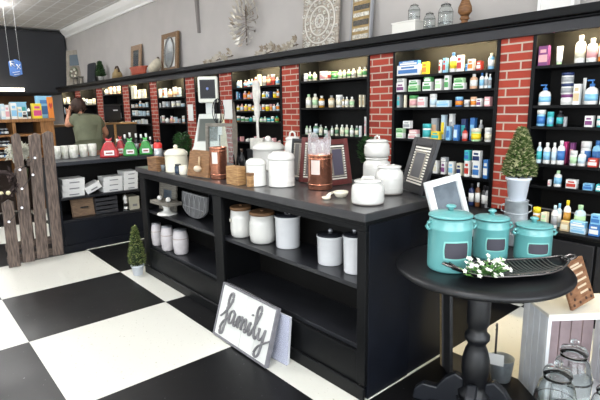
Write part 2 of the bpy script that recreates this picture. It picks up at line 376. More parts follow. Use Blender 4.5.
rows('B', 0, [(397, 422, 65, 'f', 'white', 'blue'), (399, 421, 61, 'f', 'blue', 'white', 65.5), (422, 430, 62, 'c', 'yellow', 'orange'), (439, 443, 60, 'c', 'white', 'red'), (443, 449, 58, 'c', 'light blue', 'red'),
  (449, 456, 52.5, 'b', 'white', 'yellow', None, 'blue'), (457, 465, 55, 'c', 'white', 'red'), (465.5, 467, 64, 'c', 'light blue', 'blue'), (467.5, 476, 59, 'c', 'white', 'orange'), (476.5, 484, 61, 'c', 'red', 'white'), (487.5, 494, 53, 'b', 'light blue', 'white', None, 'cream')])
rows('B', 1, [(396, 407, 83, 'f', 'white', 'purple'), (397, 407, 77, 'f', 'white', 'grey', 83), (408, 421, 85.5, 'f', 'pale green', 'green'), (409, 421, 80, 'f', 'white', 'green', 85.5), (422.5, 434, 82, 'c', 'white', 'green'), (424, 434, 77, 'f', 'green', 'white', 82),
  (435, 444, 79, 'c', 'white', 'pale green'), (444.5, 452, 74, 'c', 'white', 'green'), (453, 467, 83, 'f', 'white', 'green'), (454, 466, 78, 'f', 'pale green', 'green', 83), (469, 477, 74, 'b', 'peach', 'white', None, 'white'), (479, 484, 72, 'b', 'white', 'light blue', None, 'blue'), (484, 488, 73, 'b', 'white', 'grey', None, 'white'), (488, 491.5, 74, 'b', 'pale blue', 'grey', None, 'white')])
rows('B', 2, [(397, 403, 94, 'c', 'grey', 'teal'), (404, 406.5, 95, 'c', 'cream', 'cream'), (407.5, 417, 95.5, 'j', 'cream', 'pink', None, 'green'), (417.5, 428, 97, 'c', 'white', 'pink'), (428.5, 436, 94, 'j', 'white', 'pale blue', None, 'white'), (436.5, 452, 100.5, 'f', 'pale blue', 'light blue'),
  (454, 462, 97, 'j', 'blue', 'orange', None, 'light blue'), (463, 469, 100, 'j', 'white', 'grey', None, 'white'), (469.5, 476, 97, 'j', 'white', 'orange', None, 'peach'), (476.5, 484, 98.5, 'c', 'white', 'purple'), (484.5, 493, 97, 'c', 'pink', 'white')])
rows('B', 3, [(396, 406, 133, 'f', 'white', 'pale green'), (396, 406, 128.5, 'f', 'pale green', 'green', 133), (403, 413, 121, 'f', 'white', 'grey', 128.5), (408, 420, 134, 'f', 'white', 'pink'), (409, 420, 130, 'f', 'pink', 'white', 134), (421, 430, 124, 'j', 'white', 'teal', None, 'teal'),
  (431, 440, 118.5, 'h', 'grey', 'peach', 'r'), (431, 442, 131.5, 'c', 'yellow', 'teal'), (441, 448, 115, 'h', 'pale blue', 'yellow', 'r'), (449, 456, 114, 'h', 'white', 'grey', 'r'), (446, 453, 126.5, 'h', 'light blue', 'blue'), (453.5, 461, 125, 'h', 'blue', 'pale blue'), (461.5, 467, 128, 'b', 'red', 'pink', None, 'black'),
  (461, 469, 119, 'h', 'navy', 'teal', 'r'), (469.5, 480, 128.5, 'j', 'pale green', 'yellow', None, 'cream'), (470, 478, 118, 'h', 'blue', 'light blue', 'r'), (478, 483, 120, 'b', 'grey', 'black', 'r'), (483.5, 492, 128, 'j', 'white', 'cream', None, 'white')])
rows('B', 4, [(424, 432, 159, 'c', 'blue', 'teal'), (433, 440, 161, 'c', 'white', 'cream'), (441, 448, 162, 'c', 'white', 'purple'), (441, 449, 157.5, 'f', 'grey', 'white', 162), (448.5, 456, 162, 'c', 'white', 'light blue'), (456.5, 464, 163.5, 'c', 'cream', 'navy'),
  (464.5, 472, 161, 'c', 'white', 'red'), (464.5, 472, 150.5, 'c', 'teal', 'blue', 161), (472.5, 482.5, 163, 'c', 'white', 'blue'), (472.5, 483, 151, 'c', 'white', 'navy', 163), (483.5, 491, 160, 'c', 'blue', 'white')])
place('second bay from right', 'the cupboard top', [(468, 474, 184, 'b', 'navy', 'white', None, 'black'), (475, 480, 183, 'b', 'brown', 'white', None, 'white'), (481, 487, 186, 'b', 'black', 'white', None, 'black'), (488, 493, 187, 'b', 'grey', 'white', None, 'black')], ZC, YF+.02)
rows('A', 0, [(539, 551.5, 46, 'c', 'purple', 'pink'), (556, 563, 46, 't', 'white', 'pale green'), (575, 586, 35, 'b', 'white', 'cream', None, 'white'), (586.5, 598, 38, 'b', 'white', 'pink', None, 'white'), (599, 609, 35, 'b', 'orange', 'white', None, 'orange'), (612, 620, 40, 'c', 'white', 'blue')])
rows('A', 1, [(538, 551, 84.5, 'p', 'white', 'blue'), (559, 573, 94.5, 'j', 'white', 'white', None, 'purple'), (559.5, 573, 83.5, 'j', 'white', 'grey', 94.5, 'navy'), (560, 573, 72.5, 'j', 'white', 'grey', 83.5, 'navy'), (574, 583, 84, 'c', 'white', 'tan'), (583, 586.5, 78, 't', 'white', 'white', 'r'), (584.5, 599, 79.5, 'p', 'white', 'blue'), (601, 612, 85, 'c', 'white', 'blue')])
rows('A', 2, [(536, 545, 110, 'j', 'light blue', 'blue', None, 'white'), (546.5, 553.5, 112, 'j', 'teal', 'light blue', None, 'teal'), (556, 563.5, 111, 'b', 'black', 'teal', None, 'black'), (563.8, 568, 117, 'c', 'grey', 'grey'), (585, 595.5, 116, 'c', 'white', 'purple'), (596, 606, 116, 'j', 'teal', 'white', None, 'white')])
rows('A', 3, [(536.5, 542, 142.5, 'b', 'pale blue', 'teal', None, 'white'), (543, 550.5, 143, 'b', 'white', 'light blue', None, 'white'), (551.5, 557, 143, 'b', 'white', 'pale blue', None, 'white'), (557, 565, 141, 'b', 'white', 'blue', None, 'white'), (564, 570, 142, 'h', 'magenta', 'purple', 'r'), (570, 577, 143, 'h', 'purple', 'pink', 'r'),
  (569.5, 577, 151, 'j', 'white', 'pale green', None, 'white'), (577.5, 586, 151, 'b', 'white', 'pale blue', None, 'white'), (580, 591, 141.5, 'j', 'white', 'blue', 'r', 'white'), (588, 600, 158.5, 'f', 'red', 'white'), (592, 602, 141, 'b', 'light blue', 'blue', 'r', 'blue'), (601, 610, 150, 'c', 'white', 'blue')])
rows('A', 4, [(548, 552, 180, 'c', 'white', 'pink'), (553.5, 561.5, 171, 'b', 'white', 'light blue', None, 'pale green'), (566, 579, 180, 'f', 'white', 'red'), (583, 595, 184, 'f', 'light blue', 'blue'), (596, 606, 185, 'f', 'teal', 'white')])
place('far right bay', 'the cupboard top', [(532, 540, 208, 'j', 'white', 'amber', None, 'yellow'), (541, 549.5, 213, 'c', 'cream', 'pale green'), (551, 558, 206, 'b', 'white', 'grey', None, 'pale blue'), (556, 562, 204, 'b', 'pale blue', 'white', 'r', 'light blue'), (563.5, 571, 201, 'b', 'white', 'amber', 'r', 'yellow'), (560, 572, 222, 'h', 'tan', 'cream'),
  (570, 588, 228, 'f', 'pale blue', 'light blue'), (570, 588, 222, 'f', 'light blue', 'white', 228), (573.5, 585.5, 206, 'b', 'pale blue', 'pale green', 'r', 'pale green'), (589, 602, 225, 'c', 'blue', 'white'), (591, 603, 215, 'c', 'light blue', 'blue', 225)], ZC, 3.47)
def vit(xs, yt, cs, kk='b'):
    return [(x, x+w, y, k, c1, c2)+((None, cap) if k in 'bj' else ()) for x, w, y, k, c1, c2, cap in xs]
rows('C', 0, [(303, 307, 73.5, 'j', 'white', 'white', None, 'white'), (307.5, 311, 72, 'b', 'cream', 'green', None, 'white'), (311.5, 316, 72, 'b', 'cream', 'pale green', None, 'grey'), (318, 326, 71.5, 'j', 'white', 'pink', None, 'white'), (326.5, 330, 72, 'j', 'white', 'red', None, 'white'), (330, 336.5, 71.5, 'j', 'pale green', 'green', None, 'green'),
  (337, 341.5, 70, 'b', 'cream', 'pale green', None, 'white'), (342, 345.5, 70, 'b', 'cream', 'pale green', None, 'white'), (346, 350, 69.5, 'b', 'cream', 'green', None, 'white'), (350.5, 355, 68.5, 'b', 'cream', 'grey', None, 'white'), (356.5, 361, 67, 'b', 'cream', 'pale green', None, 'white'), (361.5, 366.5, 67, 'b', 'cream', 'green', None, 'white')])
rows('C', 1, [(304.5, 310.5, 94.5, 'b', 'cream', 'white', None, 'pale green'), (311, 317, 94, 'b', 'cream', 'pale green', None, 'white'), (317.5, 323.5, 96, 'b', 'amber', 'white', None, 'white'), (327, 333.5, 95.5, 'b', 'tan', 'cream', None, 'grey'), (334.5, 341.5, 95, 'j', 'white', 'cream', None, 'white'), (341.5, 344, 97, 'b', 'tan', 'white', None, 'white'), (344, 348, 97, 'b', 'cream', 'white', None, 'white'), (348.5, 353.5, 97, 'b', 'cream', 'pale green', None, 'white'), (359, 362, 95, 'c', 'cream', 'tan'), (362.5, 366, 95, 'c', 'cream', 'tan')])
rows('C', 2, [(304.5, 308, 126, 'b', 'pale sage', 'white', None, 'pale green'), (308.5, 311, 126, 'b', 'pale sage', 'white', None, 'white'), (312, 318, 124, 'b', 'bottle green', 'pale blue', None, 'white'), (318, 322, 125, 'b', 'pale sage', 'cream', None, 'grey'), (323, 327, 126.5, 'b', 'bottle green', 'white', None, 'white'), (330, 333, 126, 'b', 'pale sage', 'white', None, 'grey'), (334, 338, 125, 'b', 'cream', 'bottle green', None, 'white'),
  (339, 343.5, 125, 'b', 'pale sage', 'cream', None, 'white'), (344, 348, 125, 'b', 'cream', 'pale green', None, 'white'), (349, 353, 125.5, 'b', 'pale sage', 'white', None, 'white'), (354, 358, 126, 'b', 'bottle green', 'cream', None, 'white'), (359, 363, 126, 'c', 'white', 'pale blue'), (364.5, 366.5, 117, 'c', 'white', 'pink')])
def auto(k, ridx, xa, xb, h0, h1, cols, wmin, wmax, kinds, dz=0):
    z = bays[k][2][ridx]; items = []; x = xa
    while x < xb-wmin:
        w = random.uniform(wmin, wmax); kd = random.choice(kinds); c1, c2 = random.choice(cols), random.choice(cols)
        P0 = wy(x+w/2, 100, YF+.02)
        hh = random.uniform(h0, h1)
        # pixel of the top: project
        q = Vector((P0.x, P0.y, z+hh))-CAM; yt = 200-FOC*q.dot(UP)/q.dot(FW)
        it = (x, min(x+w-.15, xb), yt, kd, c1, c2)
        if kd in 'bj': it = it+(None, random.choice(['white', 'white', cols[0]]))
        items.append(it); x += w
    rows(k, ridx, items)
auto('D', 0, 236, 280, .09, .17, ['white', 'red', 'white', 'cream', 'peach', 'white', 'light blue', 'cream'], 3, 5, 'cbjc')
auto('D', 1, 236, 281, .07, .11, ['orange', 'yellow', 'navy', 'white', 'light blue', 'white', 'pink'], 2.8, 4.5, 'bjc')
auto('D', 2, 236, 281, .07, .10, ['pink', 'white', 'orange', 'yellow', 'pale blue', 'peach'], 3, 4.5, 'bjc')
auto('D', 3, 236, 281, .05, .08, ['teal', 'green', 'teal', 'pale green', 'amber', 'white'], 3, 4.5, 'bj')
auto('D', 4, 236, 281, .05, .09, ['pink', 'white', 'pale blue', 'purple', 'grey'], 3.5, 5.5, 'cbf')
auto('F', 0, 158, 184.5, .12, .18, ['white', 'peach', 'orange', 'pale blue', 'cream', 'peach'], 3.5, 5.5, 'cjb')
auto('F', 1, 158, 184.5, .05, .10, ['white', 'grey', 'pale blue', 'cream'], 3.5, 5, 'jcb')
auto('F', 2, 158, 184.5, .07, .13, ['white', 'peach', 'pink', 'pale blue', 'cream', 'grey'], 3, 4.5, 'bcj')
auto('G', 0, 130.5, 149, .16, .30, ['cream', 'white', 'cream', 'tan'], 3.5, 6, 'cc')
auto('G', 1, 130.5, 149, .06, .12, ['light blue', 'white', 'peach', 'pale blue'], 3, 4.5, 'cbj')
auto('G', 2, 130.5, 149, .06, .11, ['pale blue', 'white', 'grey'], 3, 4.5, 'cj')
auto('G', 3, 130.5, 149, .06, .11, ['white', 'pale blue', 'cream'], 3, 4.5, 'cj')
auto('H', 0, 104, 122, .12, .17, ['white', 'cream', 'pale blue', 'peach'], 3, 4.5, 'cbj')
auto('H', 2, 104, 122, .08, .12, ['white', 'grey'], 3, 4.5, 'cj')
auto('I', 0, 78, 95.5, .12, .2, ['white', 'pale blue', 'cream'], 3, 4.5, 'cbj')
auto('J', 0, 62, 72, .12, .18, ['white', 'cream', 'pale blue'], 3, 4.5, 'cbj')
auto('J', 1, 62, 72, .12, .18, ['white', 'cream', 'pale blue'], 3, 4.5, 'cj')
#INSERT2
# ================================================================ helpers for leaning and standing things
def px_of(P):
    q = Vector(P)-CAM; return 300+FOC*q.dot(RT)/q.dot(FW), 200-FOC*q.dot(UP)/q.dot(FW)
def lean_thing(name, label, cat, pl, pr, z, ytop, deg, group=None):
    """a flat thing whose lower edge shows from pixel pl to pr on height z; returns the Empty, width and height"""
    A, B = fl(*pl, z), fl(*pr, z); d = B-A; w = d.length; rz = math.atan2(d.y, d.x); L = radians(deg)
    bk = Vector((-sin(rz), cos(rz), 0)); lo, hi = .02, 2.
    for _ in range(30):
        m = (lo+hi)/2; y = px_of(A+bk*sin(L)*m+Vector((0, 0, cos(L)*m)))[1]
        if y > ytop: lo = m
        else: hi = m
    A.z += .028*sin(L)
    t = thing(name, label, cat, A, rz, group); t.rotation_euler = (-L, 0, rz)
    return t, w, lo
def corn(x0, x1, yt, Y=3.98):
    a, b = wy(x0, yt, Y).x, wy(x1, yt, Y).x
    return a, b, wy((x0+x1)/2, yt, Y).z-2.165
def ring(w, h, bw, d, y0=0, x0=0, z0=0):
    """rectangular frame"""
    m = MB(); m.box(x0, x0+bw, y0, y0+d, z0, z0+h); m.box(x0+w-bw, x0+w, y0, y0+d, z0, z0+h)
    m.box(x0+bw, x0+w-bw, y0, y0+d, z0, z0+bw); m.box(x0+bw, x0+w-bw, y0, y0+d, z0+h-bw, z0+h); return m
def T3(x, y, z=0): return Matrix.Translation((x, y, z))
CER = mat('#d0cfca', .25, coat=.2)
WOODB = wood('#8a6543', '#5c3f28'); WOODL = wood('#b08a5c', '#86623c'); WOODG = wood('#7f7a70', '#59554d')

# ================================================================ LEFT: fence, low display, counters
t = thing('picket_fence', 'weathered grey brown plank fence piece with leaning uneven pickets', 'fence')
XF = -5.2
planks = [((7, 200), (15, 267), .10, -.02), ((20, 166), (29, 262), .105, 0), ((34, 133), (43, 258), .105, .0), ((47, 131), (58.5, 255), .10, .005), ((15, 133), (30, 240), .08, -.06)]
for (a, b, w, dx) in planks:
    B = wx(b[0], b[1], XF+dx); A = wx(a[0], a[1], XF+dx); B.z = max(B.z, .0)
    d = (A-B); L = d.length; ang = math.atan2(d.y, d.z)
    M = Matrix.Translation(B) @ Matrix.Rotation(-ang, 4, 'X')
    m = MB().prism([(-w/2, .0), (w/2, .0), (w/2, L-.02), (w*.1, L), (-w/2, L-.03)], -.010, .010, M @ Matrix.Rotation(pi/2, 4, 'Z') )
    m.build('picket', wood('#6f5f55', '#463a34', 10, (8, 8, 1)), t, .003)
for z, x in ((.17, -.03), (.045, -.03), (.98, -.035)):
    bx(XF+x-.02, XF+x-.002-.008, .72 if z < .5 else 1.0, 1.20, z, z+.075).build('rail', wood('#64554b', '#40352f', 10, (1, 1, 8)), t, .003)
t2 = thing('string_light', 'string of small white bulbs strung over the plank fence', 'string lights')
pts = [wx(x, y, XF+.03) for x, y in ((9, 222), (22, 208), (22, 189), (33, 175), (35, 158), (20, 170))]
MB().tube(pts, .003, 6).build('wire', mat('#20221f', .5), t2)
for p in pts: MB().ball(p, .011, 10).build('bulb', mat('#f4f6ff', .3, emit=.6), t2)
t = thing('floral_wreath', 'dark twig wreath with pale flowers hanging on the fence edge', 'wreath')
c0 = wx(3, 183, XF+.02); m = MB(); f = MB()
for k in range(60):
    a = random.uniform(0, 2*pi); r = .10+random.uniform(-.02, .02); p = c0+Vector((random.uniform(-.02, .03), r*cos(a), r*sin(a)))
    m.leaf(p, (random.uniform(-.2, 1), random.uniform(-1, 1), random.uniform(-1, 1)), .07, .03)
MB().tube([c0+Vector((0, .1*cos(k*pi/8), .1*sin(k*pi/8))) for k in range(16)], .02, 8, True).build('ring', mat('#2c1f1c', .8), t)
m.build('leaves', mat('#30221f', .8), t)
for a in (-2.4, -1.9, -1.3, 2.9): f = MB().ball(c0+Vector((.03, .1*cos(a), .1*sin(a))), .022, 8).build('flower', mat('#d9cfa8', .7), t)
t = thing('silk_flower_bunch', 'white silk flower bunch tucked behind the fence pickets', 'flowers')
c0 = wx(20, 153, XF-.16); m = MB()
for k in range(260):
    p = c0+Vector((random.uniform(-.04, .04), random.uniform(-.09, .09), random.uniform(-.06, .06)))
    m.leaf(p, (random.uniform(-.2, 1), random.uniform(-1, 1), random.uniform(-.6, 1)), .06, .035)
m.build('petals', mat('#dedccf', .7), t)
MB().tube([c0, c0+Vector((0, .03, -.3)), Vector((c0.x, c0.y+.05, .95))], .008).build('stem', mat('#4c5a34', .7), t)

GX, GY0, GY1, GZ = -5.4, 1.27, 2.75, .98
ga = wx(75, 197, GX).z; gb = .352
t = thing('low_display_shelf', 'low dark blue black display shelf behind the plank fence', 'display shelving')
bx(GX-.56, GX+.01, GY0-.01, GY1, GZ-.04, GZ).build('top', mat('#2b2d33', .35), t, .004)
bx(GX-.55, GX, GY0, GY0+.03, 0, GZ-.041).build('side_panel', NAVY, t, .002)
bx(GX-.55, GX, GY1-.04, GY1-.01, 0, GZ-.041).build('side_panel', NAVY, t, .002)
bx(GX-.55, GX-.53, GY0+.031, GY1-.041, 0, GZ-.041).build('back_panel', SHELFBLK, t)
for z in (ga, gb): bx(GX-.529, GX, GY0+.031, GY1-.041, z-.025, z).build('shelf', SHT, t, .002)
bx(GX-.02, GX+.003, GY0+.031, GY1-.041, .0, gb-.026).build('base_panel', NAVY, t, .002)
bx(GX+.004, GX+.02, GY0, GY1-.01, .0, .08).build('plinth', NAVY, t, .003)
# five floral mugs
for i, (x0, x1, yt, yb) in enumerate([(52.5, 61.5, 148.5, 160), (62, 69, 147.5, 159), (69.5, 79, 147, 158.5), (80, 88.5, 146.5, 157.5), (89, 97.5, 146, 156.5)]):
    c, r = cyl_at((x0+x1)/2, yb, GZ, x1-x0); h = .145; r *= .93
    o = thing('mug', 'white mug with faint floral print, %s of five mugs' % ['nearest the plank fence, first', 'second from the fence', 'the middle one', 'fourth from the fence', 'last one beside the red gift pouch'][i], 'mug', c, 1.0, 'floral mugs on the low display')
    lt([(r*.8, 0), (r*.9, h*.05), (r, h*.4), (r, h), (r*.9, h), (r*.88, h*.15), (.001, h*.12)], 20).build('body', mat('#dddcd6', .3, col2='#b9bcae', scale=22), o)
    MB().tube([(0, -r*.95, h*.8), (0, -r*1.5, h*.72), (0, -r*1.5, h*.4), (0, -r*.95, h*.28)], .007, 8, M=Matrix.Rotation(-2.57, 4, 'Z')).build('handle', CER, o)
def gift(xc, yb, wpx, yt, c1, label, cat, X):
    P0 = wx(xc, yb, X); P0.z = GZ; w = wpx*dep(P0)/FOC; h = zat(xc, yt, P0)-GZ
    o = thing('gift_pouch', label, cat, P0, radians(65), 'cone shaped gift pouches on the low display')
    pf = [(-w*.5, 0), (w*.5, 0), (w*.48, h*.3), (w*.25, h*.72), (w*.12, h*.8), (-w*.12, h*.8), (-w*.25, h*.72), (-w*.48, h*.3)]
    MB().prism(pf, 0, .09).build('pouch', mat(c1, .35, noise=.3, scale=30), o, .015)
    MB().prism([(-w*.12, h*.8), (w*.12, h*.8), (w*.2, h), (0, h*.93), (-w*.2, h)], .03, .06).build('gathered_top', mat(c1, .35), o, .004)
    MB().tube([(-w*.13, .02, h*.79), (w*.13, .02, h*.79), (w*.13, .07, h*.79), (-w*.13, .07, h*.79)], .006, 6, True).build('ribbon', mat('#e8e6df', .5), o)
    lb = bx(-w*.26, w*.26, -.004, -.001, h*.12, h*.36).build('label', WHITE, o)
    bx(-w*.18, w*.18, -.006, -.0045, h*.2, h*.27).build('print_band', mat('#8b2020', .5), lb)
gift(109.5, 156, 18, 138, '#b7232a', 'large red cone shaped gift pouch right beside the last mug', 'gift pouch', GX-.06)
gift(121, 153, 9, 136, '#a52a2e', 'small red gift pouch squeezed between the large red and first green pouches', 'gift pouch', GX-.20)
gift(130.5, 155, 14, 138, '#3f9a48', 'green cone shaped gift pouch nearer the red pouches', 'gift pouch', GX-.06)
gift(146, 154, 13, 137, '#3c9c45', 'green cone shaped gift pouch near the island corner', 'gift pouch', GX-.06)
for i, (x, yt) in enumerate([(118, 136), (126, 131), (131, 129), (137, 130), (142, 131), (147, 130), (151, 134)]):
    P0 = wx(x, 150, GX-.38); P0.z = GZ; h = (zat(x, yt, P0)-GZ)*.85
    o = thing('wine_stopper_bottle', 'slim dark bottle with pale collar, %s in the row behind the gift pouches' % ORD[i], 'bottle', P0, 0, 'slim dark bottles behind the gift pouches')
    lt([(.026, 0), (.028, .02), (.028, h*.6), (.012, h*.75), (.011, h)], 12).build('glass_body', mat('#16181a', .2), o)
    lt([(.029, h*.2), (.029, h*.5)], 12).build('wrap_label', P(['white', 'magenta', 'green', 'grey', 'red', 'green', 'white'][i]), o)
    lt([(.0125, h*.8), (.0125, h)], 10).build('collar', P('white'), o)
# shelf boxes
def wbox(x0, x1, yt, yb, z, label, name='storage_box', c1='#d8d8d6', dz=0, rot=0, X=GX-.04, grp='white boxes on the low display', cat='box', dpt=.2):
    A, B = wx(x0, yb, X), wx(x1, yb, X); h = abs(wx((x0+x1)/2, yt, X).z-wx((x0+x1)/2, yb, X).z)
    w = B.y-A.y
    o = thing(name, label, cat, (X-.0, A.y, z), pi/2, grp); 
    if rot: o.rotation_euler = (0, -rot, pi/2)
    bx(0, w, 0, dpt, 0, h*.72).build('tray', mat(c1, .6), o, .002)
    bx(-.002, w+.002, -.002, dpt+.002, h*.72+.0005, h-.001).build('lid', mat(c1, .55), o, .002)
    bx(w*.3, w*.75, -.004, -.003, h*.25, h*.42).build('printed_label', mat('#6c6c70', .6), o)
    return h
z = ga
for i in range(3): z += wbox(62.5, 85, 177+6*(2-i), 183+6*(2-i), z, 'flat white box with printed front, %s of the stack by the fence' % ['bottom', 'middle', 'top'][i])
wbox(88, 104, 186, 193, ga+.0, 'white box leaning at a slant between the two white stacks', rot=.42, dpt=.16)
z = ga
for i in range(3): z += wbox(104, 123, 180+5*(2-i)-2, 185+5*(2-i)-2, z, 'flat white box, %s of the middle stack right of the slanting box' % ['bottom', 'middle', 'top'][i])
z = ga
for i in range(4): z += wbox(124, 138, 171+4.4*(3-i), 175.6+4.4*(3-i), z, 'flat white box, %s of the stack nearest the island' % ['bottom', 'second', 'third', 'topmost'][i])
t, w, h = lean_thing('wooden_tray', 'tan wooden tray with black handle standing on its side on low shelf', 'tray', (69, 221), (95, 217), gb, 201, 12)
t.location = (GX-.10, wx(69, 221, GX-.1).y+.04, gb)
t.rotation_euler[2] = pi/2; h = min(h, .195); w = min(w, .42)
bx(0, w, 0, .018, 0, h).build('board', wood('#8d7256', '#6b5340'), t, .003); ring(w, h, .012, .03, -.012).build('rim', wood('#7d6248', '#5b4733'), t, .002)
bx(w*.35, w*.65, -.035, -.013, h*.45, h*.53).build('handle', mat('#141414', .4), t, .003)
o = thing('slatted_crate', 'small charcoal slatted crate on the bottom shelf of the low display', 'crate', (GX-.06, wx(98.5, 218, GX).y, gb), pi/2)
wc = wx(121, 215, GX).y-wx(98.5, 215, GX).y; hc = .19
for k in range(4): bx(0, wc, 0, .012, .004+k*hc/4, hc/4*(k+1)-.008).build('slat', mat('#2c2c30', .7), o, .002)
bx(0, .015, .0125, .22, 0, hc).build('end_panel', mat('#26262a', .7), o); bx(wc-.015, wc, .0125, .22, 0, hc).build('end_panel', mat('#26262a', .7), o)
bx(.016, wc-.016, .0125, .22, 0, .01).build('bottom_panel', mat('#26262a', .7), o)
c = wx(126.5, 213, GX-.06); o = thing('figurine', 'small white and black lighthouse figurine beside the slatted crate', 'figurine', (c.x, c.y, gb))
lt([(.03, 0), (.03, .02), (.02, .03), (.016, .12), (.024, .13), (.024, .14), (.012, .17), (.001, .19)], 14).build('tower', WHITE, o)
lt([(.0305, .002), (.0305, .022)], 14).build('base_band', mat('#111111', .4), o); bx(-.012, .03, -.02, .02, .05, .085).build('window_block', mat('#151515', .4), o)
wbox(130, 140, 197, 210, gb, 'cream box beside the lighthouse figurine on the lowest shelf', c1='#a8a595', grp=None)

# wooden shop counter with cubbies
CX = -7.9; ct = wx(25, 119, CX).z
t = thing('wooden_counter', 'honey coloured wooden counter with open cubbies and jars', 'counter')
OAK = wood('#9a6a38', '#7c5127', 8, (1, 6, 1)); y0, y1 = .7, wx(53.5, 120, CX).y; ym = wx(13, 130, CX).y; yr = wx(41, 130, CX).y
bx(CX-.5, CX+.02, y0-.02, y1+.02, ct-.045, ct).build('top', OAK, t, .005)
bx(CX-.48, CX, yr, y1, 0, ct-.046).build('side_panel', OAK, t, .003)
bx(CX-.48, CX, ym, ym+.04, 0, ct-.046).build('divider', OAK, t, .003)
bx(CX-.48, CX, y0, y0+.03, 0, ct-.046).build('side_panel', OAK, t, .003)
bx(CX-.50, CX-.481, y0, y1, 0, ct-.046).build('back_panel', mat('#2a1d14', .8), t)
zz = [wx(5, y, CX).z for y in (135, 147.5, 158.5)]
for z in zz: bx(CX-.479, CX-.003, y0+.031, ym-.001, z-.03, z).build('shelf', OAK, t, .002); bx(CX-.479, CX-.003, ym+.041, yr-.001, z-.03, z).build('shelf', OAK, t, .002)
for si, z in enumerate(zz):
    for k in range(3):
        y = wx(1.5+k*4, 130, CX).y-.03
        o = thing('dark_jar', 'dark jar with blue label, %s on the counter cubby, %s shelf' % (['first', 'second', 'third'][k], ['upper', 'middle', 'lower'][si]), 'jar', (CX-.06, y, z), 0, 'dark jars in the counter cubby')
        lt([(.024, 0), (.027, .01), (.027, .06), (.02, .072)], 12).build('glass_body', mat('#1b2026', .2), o)
        lt([(.0275, .015), (.0275, .045)], 12).build('wrap_label', P(['blue', 'grey', 'white'][(si+k) % 3]), o); lt([(.022, .0725), (.022, .088)], 12).build('lid', P('grey'), o)
def ctop(x0, x1, yt, c1, c2, label, kind=carton, d=.12, X=None, **k):
    X = X or CX-.08; A, B = wx(x0, yt, X), wx(x1, yt, X); h = zat((x0+x1)/2, yt, (A+B)/2)-ct
    o = kind(B.y-A.y, d, h, c1, c2, **k); o.location = (X, (A.y+B.y)/2, ct); o.rotation_euler = (0, 0, pi/2); tag(o, label, o.name.split('.')[0].replace('_', ' '), 'goods on the wooden counter'); return o
ctop(0, 4, 104, 'pale blue', 'white', 'pale blue carton at the counter edge, first from the left')
ctop(4.3, 8.5, 105, 'white', 'pink', 'white and pink carton, second on the wooden counter')
ctop(10, 16, 103, 'white', 'light blue', 'white carton with blue front, third on the wooden counter')
ctop(10, 27, 102, 'light blue', 'teal', 'wide light blue display pack at the back of the counter', pouch, X=CX-.3)
ctop(17, 21.5, 107, 'cream', 'light blue', 'cream carton below the wide blue pack on the counter')
ctop(22, 26.5, 111, 'white', 'black', 'low white carton with black print on the counter')
ctop(27, 30, 106, 'white', 'black', 'white bottle with black label standing on the counter', bottle, cap='black')
ctop(32, 41, 103.5, 'yellow', 'magenta', 'yellow and magenta carton in front of the tall blue box')
o = ctop(36, 51.5, 96, 'light blue', 'blue', 'tall light blue display carton with orange edge and red heart', X=CX-.28)
o2 = thing('chip_bag', 'orange and white upright snack bag at the right end of the counter', 'bag', (CX-.20, wx(47, 100, CX-.2).y, ct), pi/2)
hb = zat(48, 97, (CX-.2, o2.location.y))-ct
MB().prism([(0, 0), (.08, 0), (.076, hb*.5), (.08, hb), (0, hb), (.004, hb*.5)], 0, .04).build('bag', P('orange'), o2, .004)
MB().prism([(.015, hb*.62), (.04, hb*.42), (.065, hb*.62), (.055, hb*.74), (.04, hb*.66), (.025, hb*.74)], -.006, -.001).build('heart_mark', P('red'), o2)

# pharmacy counters behind the person
def dark_counter(label, x0, x1, yt, X, back):
    A, B = wx(x0, yt, X), wx(x1, yt, X); z = wx((x0+x1)/2, yt, X).z
    t = thing('pharmacy_counter', label, 'counter', (0, 0, 0))
    bx(X-back, X, A.y, B.y, 0, z-.03).build('cabinet', mat('#121215', .5), t, .003)
    bx(X-back-.01, X+.02, A.y-.01, B.y+.01, z-.029, z).build('worktop', wood('#8c6a42', '#6a4e2e'), t, .003)
    return t, A.y, B.y, z
dark_counter('black counter with wood worktop left of the woman in olive', 54, 74, 125, -8.35, .45)
t, ya, yb, zt_ = dark_counter('black counter with wood worktop under the black monitor', 106, 136, 122.5, -8.35, .5)
bx(-8.349, -8.33, ya+.12, ya+.16, .9, zt_-.03).build('trim_strip', wood('#9a7648', '#755634'), t)
A, B = wx(104, 105, -8.55), wx(122, 120, -8.55)
t = thing('computer_monitor', 'black flat computer monitor on the dark pharmacy counter', 'monitor', (-8.55, B.y-.14, zt_), pi/2)
bx(-.16, .13, .0, .03, .03, .03+A.z-B.z).build('screen_case', mat('#0c0c0e', .4), t, .005); bx(-.06, .06, .031, .06, .0, .12).build('stand', mat('#101012', .4), t)
bx(-.1, .1, -.04, .08, 0, .008).build('foot', mat('#101012', .4), t); bx(.0, .08, -.002, -.001, .2, .22).build('white_sticker', WHITE, t)
